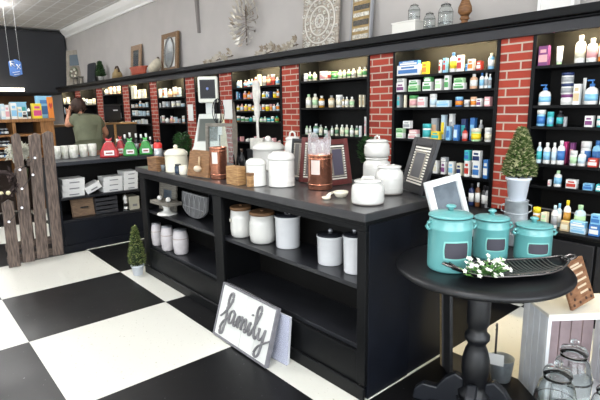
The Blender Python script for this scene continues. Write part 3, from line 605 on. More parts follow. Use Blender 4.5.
# lamp, hanging sign
A, B = wx(-6, 90.5, -14.5), wx(24, 90.5, -14.5)
t = thing('tube_lamp', 'long bright white tube lamp at the foot of the dark soffit', 'lamp', (0, 0, 0))
bx(-14.58, -14.5, A.y-1, B.y, B.z-.005, B.z+.045).build('housing', WHITE, t); MB().tube([(-14.46, A.y-1, B.z+.02), (-14.46, B.y, B.z+.02)], .04, 12).build('tube', mat('#fff6e4', .5, emit=5), t)
A, B = wx(10.5, 59, -9), wx(20.5, 77, -9); mid = (A+B)/2; t = thing('hanging_sign', 'small blue hanging sign with white lettering marks on two wires', 'sign', (mid.x, mid.y, B.z), radians(80))
hw, hh = .09, A.z-B.z
MB().prism([(-hw, hh*.08), (-hw*.2, 0), (hw, hh*.15), (hw, hh*.85), (hw*.2, hh), (-hw, hh*.85)], 0, .03).build('panel', mat('#2f5f9f', .4), t, .004)
for q in ([(-.06, .20), (-.06, .30)], [(-.06, .30), (-.01, .29), (-.01, .25), (-.06, .25)], [(-.05, .25), (.0, .20)], [(.02, .24), (.07, .15)], [(.07, .24), (.02, .15)], [(-.05, .08), (.05, .10)], [(-.03, .04), (.05, .06)]):
    MB().tube([(x, -.004, z*hh/.34) for x, z in q], .011, 6, flat=.4).build('white_mark', WHITE, t)
for x in (-.07, .07): MB().tube([(x, .015, hh*.85), (x, .015, 3.7-B.z)], .003, 5).build('hanging_wire', mat('#b8b8b8', .4), t)
# ceiling lamps
for i, (x, y) in enumerate([(-11.9, 1.55), (-8.2, 1.2), (-4.6, .9), (-1.0, .9)]):
    t = thing('ceiling_light', 'long fluorescent ceiling light fitting, %s from the dark soffit' % ORD[i], 'ceiling light', (x, y, 3.5), 0, 'fluorescent ceiling lights')
    bx(-.06, .06, -1.0, .5, .05, .10).build('housing', WHITE, t); bx(-.12, .12, -.98, .48, -.05, .049).build('diffuser', mat('#ffffff', .5, emit=26), t)
    for yy in (-.7, .2): MB().tube([(0, yy, .101), (0, yy, .2)], .01, 6).build('hanger', WHITE, t)

# ================================================================ PERSON
def skin(name, V, E, R, m, parent, sub=2, root=0):
    me = bpy.data.meshes.new(name); me.from_pydata(V, E, []); me.materials.append(m); o = bpy.data.objects.new(name, me); COL.objects.link(o)
    sk = o.modifiers.new('skin', 'SKIN'); sk.use_smooth_shade = True
    if not me.skin_vertices:
        me.attributes.new
    sv = me.skin_vertices[0].data
    for i, r in enumerate(R): sv[i].radius = (r, r) if not isinstance(r, tuple) else r; sv[i].use_root = (i == root)
    s = o.modifiers.new('sub', 'SUBSURF'); s.levels = s.render_levels = sub
    if parent: o.parent = parent
    return o
HP = wx(90, 150, -7.55); HY = HP.y
t = thing('person', 'person in olive green t-shirt and blue jeans seen from behind, one arm raised', 'person', (-7.55, HY, 0), radians(90))
# local: +x = right as seen by the camera, +y = away (the way the person faces)
def body(k, pad=0):
    V = {'pel': (.0, 0, .93), 'wst': (0, .01, 1.08), 'chs': (-.01, .03, 1.26), 'nk0': (-.02, .05, 1.43), 'nk1': (-.04, .08, 1.50), 'hd': (-.07, .13, 1.57),
         'shL': (-.16, .05, 1.39), 'elL': (-.25, .15, 1.29), 'wrL': (-.19, .22, 1.45), 'shR': (.17, .04, 1.37), 'elR': (.29, .05, 1.15), 'wrR': (.25, .24, 1.06),
         'hpL': (-.10, 0, .88), 'knL': (-.11, .02, .49), 'anL': (-.11, -.02, .08), 'toL': (-.12, .15, .035), 'hpR': (.10, 0, .88), 'knR': (.11, .02, .49), 'anR': (.11, -.02, .08), 'toR': (.12, .15, .035)}
    return V
V = body(0); N = list(V)
Ed = [('pel', 'wst'), ('wst', 'chs'), ('chs', 'nk0'), ('nk0', 'nk1'), ('nk1', 'hd'), ('chs', 'shL'), ('shL', 'elL'), ('elL', 'wrL'), ('chs', 'shR'), ('shR', 'elR'), ('elR', 'wrR'),
      ('pel', 'hpL'), ('hpL', 'knL'), ('knL', 'anL'), ('anL', 'toL'), ('pel', 'hpR'), ('hpR', 'knR'), ('knR', 'anR'), ('anR', 'toR')]
R = {'pel': .17, 'wst': .17, 'chs': .16, 'nk0': .07, 'nk1': .055, 'hd': .085, 'shL': .07, 'elL': .045, 'wrL': .03, 'shR': .07, 'elR': .045, 'wrR': .03, 'hpL': .10, 'knL': .065, 'anL': .042, 'toL': .035, 'hpR': .10, 'knR': .065, 'anR': .042, 'toR': .035}
SK = mat('#b98368', .55)
VV = [V[n] for n in N]; EE = [(N.index(a), N.index(b)) for a, b in Ed]; RR = [R[n] for n in N]
for wr, base, dirs in (('wrL', Vector((-.19, .22, 1.45)), Vector((.25, -.2, .9))), ('wrR', Vector((.25, .24, 1.06)), Vector((-.3, .9, -.1)))):
    d = dirs.normalized(); s = d.cross(Vector((0, 1, .3))).normalized(); pi_ = len(VV)
    VV.append(tuple(base+d*.05)); RR.append(.03); EE.append((N.index(wr), pi_)); N.append(wr+'palm')
    for q, ln in zip((-1.4, -.5, .4, 1.3), (.055, .07, .075, .062)):
        j = len(VV); VV += [tuple(base+d*.09+s*q*.014), tuple(base+d*(.09+ln)+s*q*.016+Vector((0, -.01, 0)))]; RR += [.009, .008]; EE += [(pi_, j), (j, j+1)]; N += ['f', 'f']
    j = len(VV); VV += [tuple(base+d*.05+s*.04), tuple(base+d*.09+s*.055)]; RR += [.010, .009]; EE += [(pi_, j), (j, j+1)]; N += ['f', 'f']
skin('body', VV, EE, RR, SK, t, 2, 0)
def sub(keys, extra, name, m, scale=1.12):
    ks = keys; idx = {k: i for i, k in enumerate(ks)}
    vv = [V[k] if k in V else extra[k][0] for k in ks]; rr = [R[k]*scale+.008 if k in R else extra[k][1] for k in ks]
    return vv, idx, rr
vv = [V['wst'], (0, 0, 1.04), V['chs'], (-.02, .05, 1.40), V['shL'], (-.215, .10, 1.33), V['shR'], (.25, .045, 1.23)]
skin('t_shirt', vv, [(0, 1), (0, 2), (2, 3), (2, 4), (4, 5), (2, 6), (6, 7)], [.20, .20, .185, .085, .09, .078, .09, .078], mat('#6b6e57', .8, noise=.2, scale=6), t, 2, 0)
vv = [(0, 0, .97), (-.10, 0, .84), V['knL'], (-.11, -.02, .12), (.10, 0, .84), V['knR'], (.11, -.02, .12)]
skin('jeans', vv, [(0, 1), (1, 2), (2, 3), (0, 4), (4, 5), (5, 6)], [.195, .13, .082, .07, .13, .082, .07], mat('#3f5878', .8, noise=.25, scale=12), t, 2, 0)
m = MB(); m.ball((0, 0, 0), .108, 20, 1.08); 
for k in range(60):
    a, b = random.uniform(0, 2*pi), random.uniform(-.6, 1.4); p = Vector((.10*cos(a)*cos(b), .10*sin(a)*cos(b), .11*sin(b))); m.leaf(p, p+Vector((random.uniform(-.1, .1), -.02, -.06)), .05, .03)
m.build('hair', mat('#3a2418', .7, noise=.4, scale=30), t, loc=(-.07, .11, 1.585))
for sx in (-1, 1): MB().ball((-.07+sx*.098, .14, 1.565), .022, 10, 1.4).build('ear', SK, t)
fc = MB(); fc.ball((0, 0, 0), .016, 8); fc.build('nose', SK, t, loc=(-.07, .245, 1.545))
for sx in (-1, 1): MB().ball((-.07+sx*.035, .215, 1.57), .011, 8).build('eye', mat('#20160f', .3), t)
bx(-.095, -.045, .215, .222, 1.51, 1.517).build('mouth', mat('#8a4a40', .5), t)
for sx in (-1, 1): MB().lathe([(.045, 0), (.05, .03), (.045, .07), (.03, .09)], 14, T3(sx*.115, .05, 0), sy=2.3).build('shoe', mat('#242424', .5), t)

# ================================================================ PHOTO KIOSK
PK = wy(208, 130, 3.02)
t = thing('photo_kiosk', 'grey white self service kiosk with tilted touch screen and raised monitor', 'kiosk', (PK.x, PK.y, 0), radians(48))
KW = mat('#c9cdc9', .45); KB = mat('#5a7186', .4)
bx(-.20, .20, -.12, .25, 0, .96).build('cabinet', KW, t, .015)
bx(-.17, .17, -.135, -.121, .70, .80).build('photo_slot_panel', KB, t, .004)
for x in (-.09, .09): bx(x-.06, x+.06, -.145, -.136, .735, .765).build('card_slot', mat('#1b2733', .3), t)
bx(-.18, .18, -.16, -.122, .86, .95).build('blue_shelf', mat('#31506a', .4), t, .01)
vs = [(-.20, -.16, .961), (.20, -.16, .961), (.20, .25, .961), (-.20, .25, .961), (-.16, -.10, 1.06), (.16, -.10, 1.06), (.13, .16, 1.44), (-.13, .16, 1.44), (-.16, .25, 1.44), (.16, .25, 1.44)]
MB().add(vs, [(0, 1, 5, 4), (4, 5, 6, 7), (7, 6, 9, 8), (0, 4, 7, 8, 3), (1, 2, 9, 6, 5), (2, 3, 8, 9), (0, 3, 2, 1)]).build('console', KW, t, .006)
sd = Vector((0, .26, .38)).normalized()
M = Matrix.Translation((0, -.10, 1.06)) @ Matrix.Rotation(math.atan2(.38, .26), 4, 'X')
bx(-.115, .115, .07, .38, .004, .012, M=M).build('touch_screen', mat('#4e5450', .5), t)
bx(-.13, .13, .06, .39, .001, .0035, M=M).build('screen_bezel', mat('#8f948f', .4), t)
bx(-.05, .05, .17, .24, 1.441, 1.80).build('neck', KW, t, .004)
mz = zat(210, 104, PK)
bx(-.125, .125, .10, .169, 1.58, 1.90).build('monitor_case', mat('#d6d8cd', .4), t, .02)
bx(-.095, .095, .092, .0995, 1.63, 1.86).build('monitor_bezel', mat('#2a2b30', .6), t)
bx(-.08, .08, .088, .0915, 1.65, 1.84).build('monitor_screen', mat('#17171e', .6), t)
MB().ball((0, 0, 0), .018, 10).build('screen_emblem', mat('#8f9fd8', .3), t, loc=(.0, .087, 1.75))
for i, (x0, x1, y0, y1, w) in enumerate([(187.5, 193.5, 104.5, 121, 'left'), (223, 232.5, 100, 119, 'right')]):
    A, B = wy(x0, y0, YF-.012), wy(x1, y1, YF-.012)
    o = bx(A.x, B.x, YF-.012, YF-.008, B.z, A.z).build('paper_notice', WHITE); tag(o, 'white paper notice taped to the brick pilaster %s of the photo kiosk' % w, 'notice')

# ================================================================ ON THE CORNICE
ZK = 2.165
def lean_c(name, label, cat, x0, x1, yt, Y=3.97, deg=6, group=None, h=None):
    a, b, hh = corn(x0, x1, yt, Y); t = thing(name, label, cat, (a, Y, ZK), 0, group); t.rotation_euler = (-radians(deg), 0, 0); return t, b-a, (h or hh/cos(radians(deg)))
t = thing('window_frame_decor', 'distressed white window frame with a flower wreath at the far end', 'wall decor', (-14.1, 3.86, ZK), radians(35)); t.rotation_euler = (-radians(6), 0, radians(25))
w, h = .62, .95
ring(w, h, .12, .03).build('frame', mat('#a59d90', .7, noise=.25, scale=12), t, .004); bx(.12, w-.12, .01, .02, h*.58, h-.12).build('mirror_pane', mat('#6d7880', .2), t)
bx(.121, w-.121, .012, .022, .121, h*.56).build('panel', mat('#8f8578', .7), t)
m = MB()
for k in range(50):
    a = random.uniform(0, 2*pi); m.leaf((w*.5+.11*cos(a), -.01, h*.36+.11*sin(a)), (cos(a)+random.uniform(-.5, .5), -.5, sin(a)), .07, .04)
m.build('wreath_leaves', mat('#6f7c60', .7), t)
for a in range(5): MB().ball((w*.5+.09*cos(a*1.3), -.03, h*.36+.09*sin(a*1.3)), .032, 8).build('flower', mat('#e0ddd0', .7), t)
a, b, h = corn(74, 85, 82); t = thing('step_stool_decor', 'tiny pale wooden stool beside the distressed window frame', 'stool', (-13.2, 3.76, ZK))
w = .5; bx(0, w, 0, .14, .16, .19).build('seat', WOODG, t, .003)
for x in (.02, w-.05):
    for y in (.01, .10): bx(x, x+.03, y, y+.03, 0, .159).build('leg', WOODG, t)
t, w, h = lean_c('chalk_board', 'tall plain black board leaning on the wall over the pharmacy counter', 'board', 85, 92.5, 63)
MB().prism([(0, 0), (w, 0), (w, h*.95), (w*.85, h), (w*.15, h), (0, h*.95)], 0, .03).build('board', mat('#232529', .6), t, .006); bx(w*.1, w*.9, -.006, -.001, h*.06, h*.9).build('slate_face', mat('#2d3035', .7), t)
def topiary(label, cat, c, rpot, hpot, hfol, rfol, potc, n, colA='#4f6b2f', colB='#8f9a5a', lf=.02, shape='cone', group=None, potm=None):
    t = thing('potted_topiary', label, cat, c, 0, group)
    lt([(rpot*.72, 0), (rpot*.95, hpot*.9), (rpot*1.05, hpot*.9), (rpot*1.05, hpot), (rpot*.9, hpot), (rpot*.88, hpot*.9), (.001, hpot*.88)], 24).build('pot', potm or mat(potc, .35), t)
    MB().tube([(0, 0, hpot*.85), (0, 0, hpot+hfol*.5)], rpot*.1, 6).build('stem', mat('#4c3b25', .8), t)
    ms = [MB(), MB()]
    for k in range(n):
        u = random.random(); a = random.uniform(0, 2*pi)
        if shape == 'cone': rr = rfol*(1-u)**.75*(1 if u > .06 else .85); 
        else: rr = rfol*math.sqrt(max(0, 1-(2*u-1)**2))
        rr *= random.uniform(.7, 1.0); p = Vector((rr*cos(a), rr*sin(a), hpot+.005+hfol*u*.96))
        ms[random.random() < .35].leaf(p, (cos(a), sin(a), random.uniform(-.2, 1.2)), lf*random.uniform(.7, 1.3), lf*.7)
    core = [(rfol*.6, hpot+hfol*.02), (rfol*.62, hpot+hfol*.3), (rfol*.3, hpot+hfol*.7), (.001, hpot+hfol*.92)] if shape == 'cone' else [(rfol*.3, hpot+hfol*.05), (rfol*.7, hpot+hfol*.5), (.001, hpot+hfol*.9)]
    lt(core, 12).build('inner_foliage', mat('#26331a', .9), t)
    ms[0].build('foliage', mat(colA, .6), t); ms[1].build('young_leaves', mat(colB, .6), t); return t
a, b, h = corn(98.5, 104.5, 69); topiary('tiny dark green tree in white pot on the cornice ledge', 'plant', ((a+b)/2, 3.95, ZK), .07, .12, .34, .10, '#d8d6d0', 500, '#2d4a2a', '#48653a', .05)
a, b, h = corn(116, 122, 67); t = thing('small_lantern', 'small brown lantern with a handle left of the terracotta planter', 'lantern', ((a+b)/2, 3.93, ZK)); w = .14
bx(-w, w, -.08, .08, 0, .03).build('base', WOODL, t); MB().lathe([(.11, .031), (.10, .12), (.06, .18), (.05, .22)], 16).build('body', mat('#9a8358', .6), t)
MB().tube([(-.1, 0, .15), (-.1, 0, h*.8), (-.05, 0, h), (.05, 0, h), (.1, 0, h*.8), (.1, 0, .15)], .02, 6).build('handle', mat('#4a3626', .6), t)
t, w, h = lean_c('wall_mirror', 'brown wooden framed mirror standing behind the terracotta planter', 'mirror', 127.5, 137.5, 45, 4.0)
ring(w, h, w*.2, .03).build('frame', wood('#a08468', '#7b624b'), t, .004); bx(w*.2, w*.8, .012, .02, w*.2, h-w*.2).build('mirror_glass', mat('#aab0b4', .08, metal=.8), t)
a, b, h = corn(130.5, 147, 67, 3.84); t = thing('terracotta_planter', 'wide ribbed terracotta planter on the cornice before the brown mirror', 'planter', ((a+b)/2, 3.84, ZK)); w = (b-a)/2
lt([(w*.7, 0), (w*.78, h*.35), (w*.74, h*.4), (w*.85, h*.7), (w*.82, h*.74), (w*1.0, h), (w*.9, h), (w*.6, h*.1), (.001, h*.08)], 24, sy=.11/w).build('planter', mat('#a0452c', .7, noise=.2, scale=12), t)
a, b, h = corn(148, 161, 57, 3.9); t = thing('bird_statue', 'cream bird shaped statue between the planter and the oval mirror', 'statue', ((a+b)/2, 3.9, ZK)); w = (b-a)/2
MB().tube([(-w*.9, 0, .08), (-w*.3, 0, h*.3), (w*.3, 0, h*.55), (w*.55, 0, h*.8), (w*.5, 0, h*.95)], [.03, .10, .09, .045, .02], 12, flat=1).build('bird_body', mat('#c9bfa9', .6, noise=.2, scale=15), t)
MB().tube([(w*.5, 0, h*.92), (w*.75, 0, h*.86)], [.02, .005], 8).build('beak', mat('#5a4a38', .6), t)
t, w, h = lean_c('oval_mirror', 'tall wooden frame holding an oval mirror, leaning on the wall', 'mirror', 158, 174.5, 32.5, 3.99, 5)
ring(w, h, w*.14, .04).build('frame', wood('#8a6a48', '#5f472f'), t, .004); bx(w*.14, w*.86, .012, .02, w*.14, h-w*.14).build('mount_board', mat('#c2c2bd', .6), t)
el = [(w/2+w*.27*cos(k*pi/16), h/2+h*.38*sin(k*pi/16)) for k in range(32)]
MB().prism(el, .004, .011, smooth=False).build('mirror_glass', mat('#c8ced2', .08, metal=.7), t)
MB().tube([(x, .003, z) for x, z in el], .018, 8, True).build('oval_rim', mat('#6c6a66', .5), t); bx(w*.2, w*.8, -.002, .003, h*.5, h*.507).build('glazing_line', mat('#7c7a76', .5), t)
def spray(label, x0, x1, yt, y2, seedv, n, group=None):
    random.seed(seedv); a, b, h = corn(x0, x1, (yt+y2)/2, 3.88); h = max(h, .15); t = thing('metal_flower_spray', label, 'metal decor', ((a+b)/2, 3.88, ZK), 0, group); w = (b-a)/2; hz = wy(x1, yt, 3.88).z-ZK
    MB().tube([(-w, 0, .012), (-w*.4, .02, h*.35), (w*.3, -.01, h*.4), (w, 0, h*.55)], .008, 6).build('main_branch', mat('#6f6456', .5, metal=.4), t)
    MB().tube([(-w*.6, 0, .012), (0, 0, .015), (w*.6, 0, .012)], .008, 6).build('foot_wire', mat('#6f6456', .5, metal=.4), t)
    for s_ in (-.45, .45): MB().tube([(w*s_, 0, .012), (w*s_, 0, h*.36)], .007, 6).build('upright', mat('#6f6456', .5, metal=.4), t)
    for k in range(n):
        x = -w+2*w*(k+.5)/n; z = h*(.35+.25*(k/n))+random.uniform(-.04, hz*.35); fl_ = MB()
        for q in range(6):
            a_ = q*pi/3+random.random(); fl_.leaf((x, -.02, z), (cos(a_), -.35, sin(a_)), .058, .04, (0, 1, 0))
        fl_.build('metal_flower', mat(random.choice(['#a59c8c', '#8b7d6a', '#b8b0a2']), .5, metal=.3), t)
        MB().tube([(x, 0, h*.4), (x, -.02, z)], .004, 5).build('stalk', mat('#6f6456', .5, metal=.4), t)
spray('long low spray of metal flowers below the metal leaf art', 205, 233, 48, 60, 3, 14)
spray('low spray of metal flowers between the leaf art and carved panel', 257, 298, 36, 50, 4, 16)
random.seed(11)
A, B = wy(231.5, 2, YW-.05), wy(259, 2, YW-.05); C0 = wy(246, 22, YW-.05); t = thing('metal_leaf_art', 'round metal leaf burst sculpture on the wall above the vitamin shelves', 'wall decor', (C0.x, YW-.05, C0.z)); w = (B.x-A.x)/2; hh = wy(246, -2, YW-.05).z-C0.z
MB().tube([(0, 0, -hh*1.0), (0, 0, hh)], .008, 6).build('centre_stem', mat('#6b6055', .5, metal=.5), t)
for rg, (rr, n) in enumerate(((.25, 7), (.5, 13), (.75, 17), (1.0, 21))):
    for k in range(n):
        a = 2*pi*k/n+rg*.3; x, z = w*rr*.88*cos(a), hh*rr*.88*sin(a)
        MB().leaf((x, -.02-.01*rg % .03, z), (cos(a)*.5+random.uniform(-.3, .3), -.3, sin(a)*.6+.3), .10, .055, (0, 1, 0)).build('metal_leaf', mat(random.choice(['#cfc9be', '#8f8375', '#b3aa9c']), .35, metal=.4), t)
        if rg: MB().tube([(0, 0, z*.6), (x, -.015, z)], .003, 4).build('twig', mat('#6b6055', .5, metal=.5), t) if k % 2 == 0 else None
t, w, h = lean_c('wall_medallion', 'square carved white medallion panel leaning above the vitamin shelves', 'wall decor', 301, 337, 3, 4.0, 4, None, .66)
bx(0, w, 0, .025, 0, h).build('board', wood('#b3a89a', '#8d8478', 9, (1, 1, 6)), t, .004)
WC = mat('#dad6ce', .5)
cx_, cz_ = w/2, h/2
for rr in (.07, .16, .25): MB().tube([(cx_+rr*cos(k*pi/16), -.006, cz_+rr*sin(k*pi/16)) for k in range(32)], .010, 6, True).build('carved_ring', WC, t)
for rr, n, sz in ((.04, 8, .05), (.115, 8, .08), (.205, 16, .075), (.29, 20, .09)):
    for k in range(n):
        a = 2*pi*k/n; x, z = cx_+rr*cos(a), cz_+rr*sin(a)
        if .02 < x < w-.02 and .02 < z < h-.02:
            r2 = sz*.28; pts = [(x+r2*cos(a+q)*(1-q/9)+0, -.008, z+r2*sin(a+q)*(1-q/9)) for q in [i*.7 for i in range(8)]]
            MB().tube(pts, .008, 5).build('carved_scroll', WC, t)
for x, z, sx_, sz_ in ((.04, .04, 1, 1), (w-.04, .04, -1, 1), (.04, h-.04, 1, -1), (w-.04, h-.04, -1, -1)):
    for q in range(3): MB().tube([(x, -.008, z+sz_*.03*q), (x+sx_*.04, -.008, z+sz_*(.03*q+.02)), (x+sx_*.09, -.008, z+sz_*.02*q)], .009, 5).build('corner_leaf', WC, t)
t, w, h = lean_c('tall_framed_sign', 'tall narrow grey framed wooden sign with whitewashed bands of faded lettering', 'sign', 349, 370, 3, 4.0, 4, None, .62)
ring(w, h, .022, .04).build('frame', mat('#9a9b9e', .5), t, .003); bx(.022, w-.022, .012, .02, .022, h-.022).build('board', wood('#a98e63', '#86703f', 10, (1, 1, 6)), t)
for z, hh, cc in ((.06, .045, '#d6d0c2'), (.14, .03, '#e3dfd3'), (.20, .055, '#57534d'), (.29, .04, '#e3dfd3'), (.36, .05, '#55524c'), (.45, .045, '#dedacd'), (.53, .04, '#57534d')):
    bx(.04, w-.04, .007, .0115, z, z+hh).build('lettering_band', mat(cc, .6, noise=.5, scale=60), t)
a, b, h = corn(396, 419, 22, 3.86); t = thing('white_stand_box', 'low white wooden riser box carrying a glass jar on the cornice', 'riser', (a, 3.80, ZK)); w = b-a; hb = h
bx(0, w, 0, .15, 0, h-.012).build('box', mat('#dddad2', .5), t, .003); bx(-.006, w+.006, -.006, .156, h-.0115, h).build('top_board', mat('#e6e3dc', .5), t, .003)
def glassjar(label, c, r, h, lid=True, group=None, knob=True, wallt=.004, name='glass_jar'):
    t = thing(name, label, 'jar', c, 0, group)
    pr = [(r*.75, 0), (r*.95, h*.04), (r, h*.15), (r, h*.62), (r*.8, h*.76), (r*.62, h*.8), (r*.66, h*.84)]
    inn = [(x-wallt, z+(.006 if i == 0 else 0)) for i, (x, z) in enumerate(pr)][::-1]
    lt(pr+[(pr[-1][0]-wallt, pr[-1][1])]+inn[1:-1]+[(r*.75, h*.03), (.001, h*.03)], 28).build('glass_body', GLASS, t)
    if lid: lt([(.001, h*.915), (r*.55, h*.89), (r*.66, h*.86), (r*.66, h*.845), (r*.68, h*.845), (r*.7, h*.86), (r*.6, h*.9), (r*.2, h*.925), (r*.08, h*.93)]+([(r*.08, h*.94), (r*.2, h*.96), (r*.2, h*.98), (.001, h)] if knob else [(.001, h*.935)]), 28).build('lid', GLASS, t)
    for z in (.2, .58): lt([(r*1.005, h*z), (r*1.03, h*(z+.01)), (r*1.005, h*(z+.02))], 28).build('raised_band', GLASS, t)
    return t
c = wy(414, 20, 3.87); glassjar('squat glass jar on the white riser box above the shelving', (c.x, 3.87, ZK+hb), .055, .155, group='glass jars on the cornice')
c = wy(429.5, 20, 3.84); glassjar('short middle glass jar beside the riser box on the cornice', (c.x, 3.84, ZK), .052, .165, group='glass jars on the cornice')
c = wy(445.5, 20, 3.86); glassjar('tallest glass jar on the cornice, next to the wooden finial', (c.x, 3.86, ZK), .065, .225, group='glass jars on the cornice')
c = wy(465, 10, 3.86); t = thing('wooden_finial', 'turned brown wooden finial standing on the cornice by the glass jars', 'finial', (c.x, 3.86, ZK))
lt([(.05, 0), (.05, .015), (.025, .03), (.03, .045), (.042, .055), (.032, .075)], 20).build('foot', wood('#8a5f38', '#5d3c20'), t); lt([(.03, .076), (.058, .11), (.055, .15), (.03, .21), (.018, .25), (.03, .27), (.001, .3)], 20).build('turned_body', wood('#8a5f38', '#5d3c20'), t)
a, b, h = corn(539, 574, 2, 3.9); t = thing('white_shadow_box', 'white wooden box standing on the cornice above the far right bay', 'box', (a, 3.9, ZK)); w = b-a
bx(0, w, 0, .12, 0, .22).build('box', mat('#dcdad6', .5), t, .003); ring(w+.01, .225, .02, .01, -.011, -.005, 0).build('front_frame', mat('#eae8e4', .5), t)
# ================================================================ ON THE ISLAND
ZT = 1.0
def c_at(x0, x1, yb, z=ZT): return cyl_at((x0+x1)/2, yb, z, x1-x0)
def top_of(x, yt, c, z=ZT): return zat(x, yt, c)-z
def canister(name, label, cat, x0, x1, yb, yt, style, m=None, z=ZT, group=None, knobh=.16):
    c, r = c_at(x0, x1, yb, z); h = top_of((x0+x1)/2, yt, c, z); m = m or CER; t = thing(name, label, cat, (c.x, c.y, z), 0, group)
    hb = h*(1-knobh) if style != 'dome' else h
    if style == 'dome':
        lt([(r*.95, 0), (r, h*.02), (r, h*.03), (r*.97, h*.05), (r*.97, h*.70), (r*.96, h*.76)], 32).build('body', m, t)
        lt([(r, h*.765), (r*1.02, h*.78), (r*1.0, h*.82), (r*.93, h*.90), (r*.6, h*.985), (.001, h)], 32).build('lid', m, t)
        for q in (.12, .3, .5): lt([(r*.975, h*q), (r*.99, h*(q+.008)), (r*.975, h*(q+.016))], 32).build('raised_band', m, t)
    elif style == 'knob':
        lt([(r*.95, 0), (r, hb*.03), (r*.97, hb*.05), (r*.97, hb*.68), (r*.99, hb*.72)], 32).build('body', m, t)
        l = lt([(r*1.03, hb*.725), (r*1.03, hb*.76), (r*.98, hb*.85), (r*.7, hb*.96), (r*.2, hb*1.0), (r*.1, hb*1.01)], 32).build('lid', m, t)
        MB().ball((0, 0, hb+(h-hb)*.5), (h-hb)*.62, 16).build('knob', m, l)
    elif style == 'loop':
        lt([(r*.9, 0), (r*.98, hb*.04), (r, hb*.15), (r, hb*.62), (r*.95, hb*.78), (r*.80, hb*.86), (r*.78, hb*.93)], 32).build('body', m, t)
        l = lt([(r*.83, hb*.935), (r*.86, hb*.95), (r*.84, hb*.99), (r*.5, hb*1.02), (.001, hb*1.03)], 32).build('lid', m, t)
        MB().tube([(-r*.38, 0, hb*1.0), (-r*.28, 0, hb+(h-hb)*.7), (0, 0, h-.006), (r*.28, 0, hb+(h-hb)*.7), (r*.38, 0, hb*1.0)], .008, 8, M=Matrix.Rotation(radians(35), 4, 'Z')).build('handle', m, l)
        lt([(r*.93, .0005), (r*.992, hb*.04), (r*1.003, hb*.07)], 32).build('unglazed_base', mat('#8d8781', .6), t)
        for q in (.2, .55): lt([(r*1.003, hb*q), (r*1.02, hb*(q+.012)), (r*1.003, hb*(q+.024))], 32).build('raised_band', m, t)
    return t, c, r, h
# white canisters
canister('lidded_canister', 'tall white canister with ball knob lid behind the two dome canisters', 'canister', 253, 285, 171, 136.5, 'knob')
canister('dome_canister', 'smaller white dome lidded canister, the left one of the front pair', 'canister', 246.5, 267, 187, 158, 'dome', group='white dome canisters on the island')
canister('dome_canister', 'larger white dome lidded canister beside the first copper canister with wrap', 'canister', 268.5, 295.3, 188, 151, 'dome', group='white dome canisters on the island')
# white milk-can shaped crock behind
canister('lidded_canister', 'white loop handled canister between ball knob canister and dark frames', 'canister', 285, 301, 171.5, 131, 'loop')
# small mouse-like white jar knob
# stacked white canisters
tt, c, r, h = canister('stacking_canister', 'lower of two stacked white canisters by the black frame', 'canister', 363, 390, 183, 157, 'loop', knobh=.02)
c2 = Vector((c.x, c.y, ZT+h)); 
h2 = top_of(376, 135.5, c2, c2.z)
t = thing('stacking_canister', 'upper of two stacked white canisters with loop handled lid', 'canister', c2); r2 = r*.93
lt([(r2*.8, .001), (r2*.96, h2*.06), (r2, h2*.2), (r2*.97, h2*.55), (r2*.80, h2*.70)], 32).build('body', CER, t); l = lt([(r2*.86, h2*.705), (r2*.88, h2*.76), (r2*.6, h2*.82), (.001, h2*.84)], 32).build('lid', CER, t)
MB().tube([(-.02, 0, h2*.8), (-.014, 0, h2*.93), (0, 0, h2*.97), (.014, 0, h2*.93), (.02, 0, h2*.8)], .007, 8).build('handle', CER, l)
t, c, r, h = canister('stoneware_crock', 'open white crock beside the black frame with flat lid', 'crock', 375, 402.5, 196, 165.5, 'loop', knobh=.01)
canister('low_crock', 'short white crock with loop handle lid near the island corner', 'crock', 351.5, 384, 206.5, 176.5, 'loop', knobh=.13)
# copper canisters
COP = mat('#d08e74', .22, metal=.95, noise=.12, scale=40, bump=.2)
def copper(label, x0, x1, yb, yt, wrap=False):
    c, r = c_at(x0, x1, yb); h = top_of((x0+x1)/2, yt, c); t = thing('copper_canister', label, 'canister', (c.x, c.y, ZT), math.atan2(c.y, c.x)+pi/2+.0, 'hammered copper canisters')
    lt([(r*.97, 0), (r, .006), (r, h-.01), (r*1.03, h-.006), (r*1.03, h), (r*.95, h), (r*.94, .01), (.001, .008)], 36).build('body', COP, t)
    for z in (.03, h-.03): lt([(r*1.005, z), (r*1.03, z+.004), (r*1.005, z+.008)], 36).build('raised_band', COP, t)
    return t, c, r, h
t, c, r, h = copper('copper canister with pale paper label beside the carved wood board', 211, 228, 180, 147)
vs = [(r*1.012*cos(a), r*1.012*sin(a), z) for z in (h*.5, h*.85) for a in [(.75+k*.14) for k in range(6)]]
MB().add(vs, [(k, k+1, k+7, k+6) for k in range(5)]).build('paper_label', mat('#d6cdc4', .6), t)
t, c, r, h = copper('copper canister holding clear gift wrap between the red brown frames', 308, 332.5, 191, 154)
vs = [(r*1.012*cos(a), r*1.012*sin(a), z) for z in (h*.45, h*.85) for a in [(.8+k*.15) for k in range(6)]]
MB().add(vs, [(k, k+1, k+7, k+6) for k in range(5)]).build('paper_label', mat('#c9b6ae', .6), t)
tw = thing('clear_wrap', 'crumpled clear plastic wrap rising out of the copper canister', 'wrapping', (c.x, c.y, ZT)); hw = top_of(320, 130, c)
n = 26; vs = []; 
for j in range(7):
    u = j/6
    for k in range(n):
        a = 2*pi*k/n; q = r*(.79+.07*sin(3*a+4*u)+.05*sin(7*a))*(1+.12*u); zz_ = .02+(hw-.03)*u*(.90+.09*sin(2*a+1)*u+.04*sin(5*a)*u); vs.append((q*cos(a)+.006*u*sin(5*a), q*sin(a), zz_))
MB().add(vs, [(j*n+k, j*n+(k+1) % n, (j+1)*n+(k+1) % n, (j+1)*n+k) for j in range(6) for k in range(n)], True).build('plastic_sheet', mat('#f0eef0', .25, trans=.75, ior=1.15), tw)
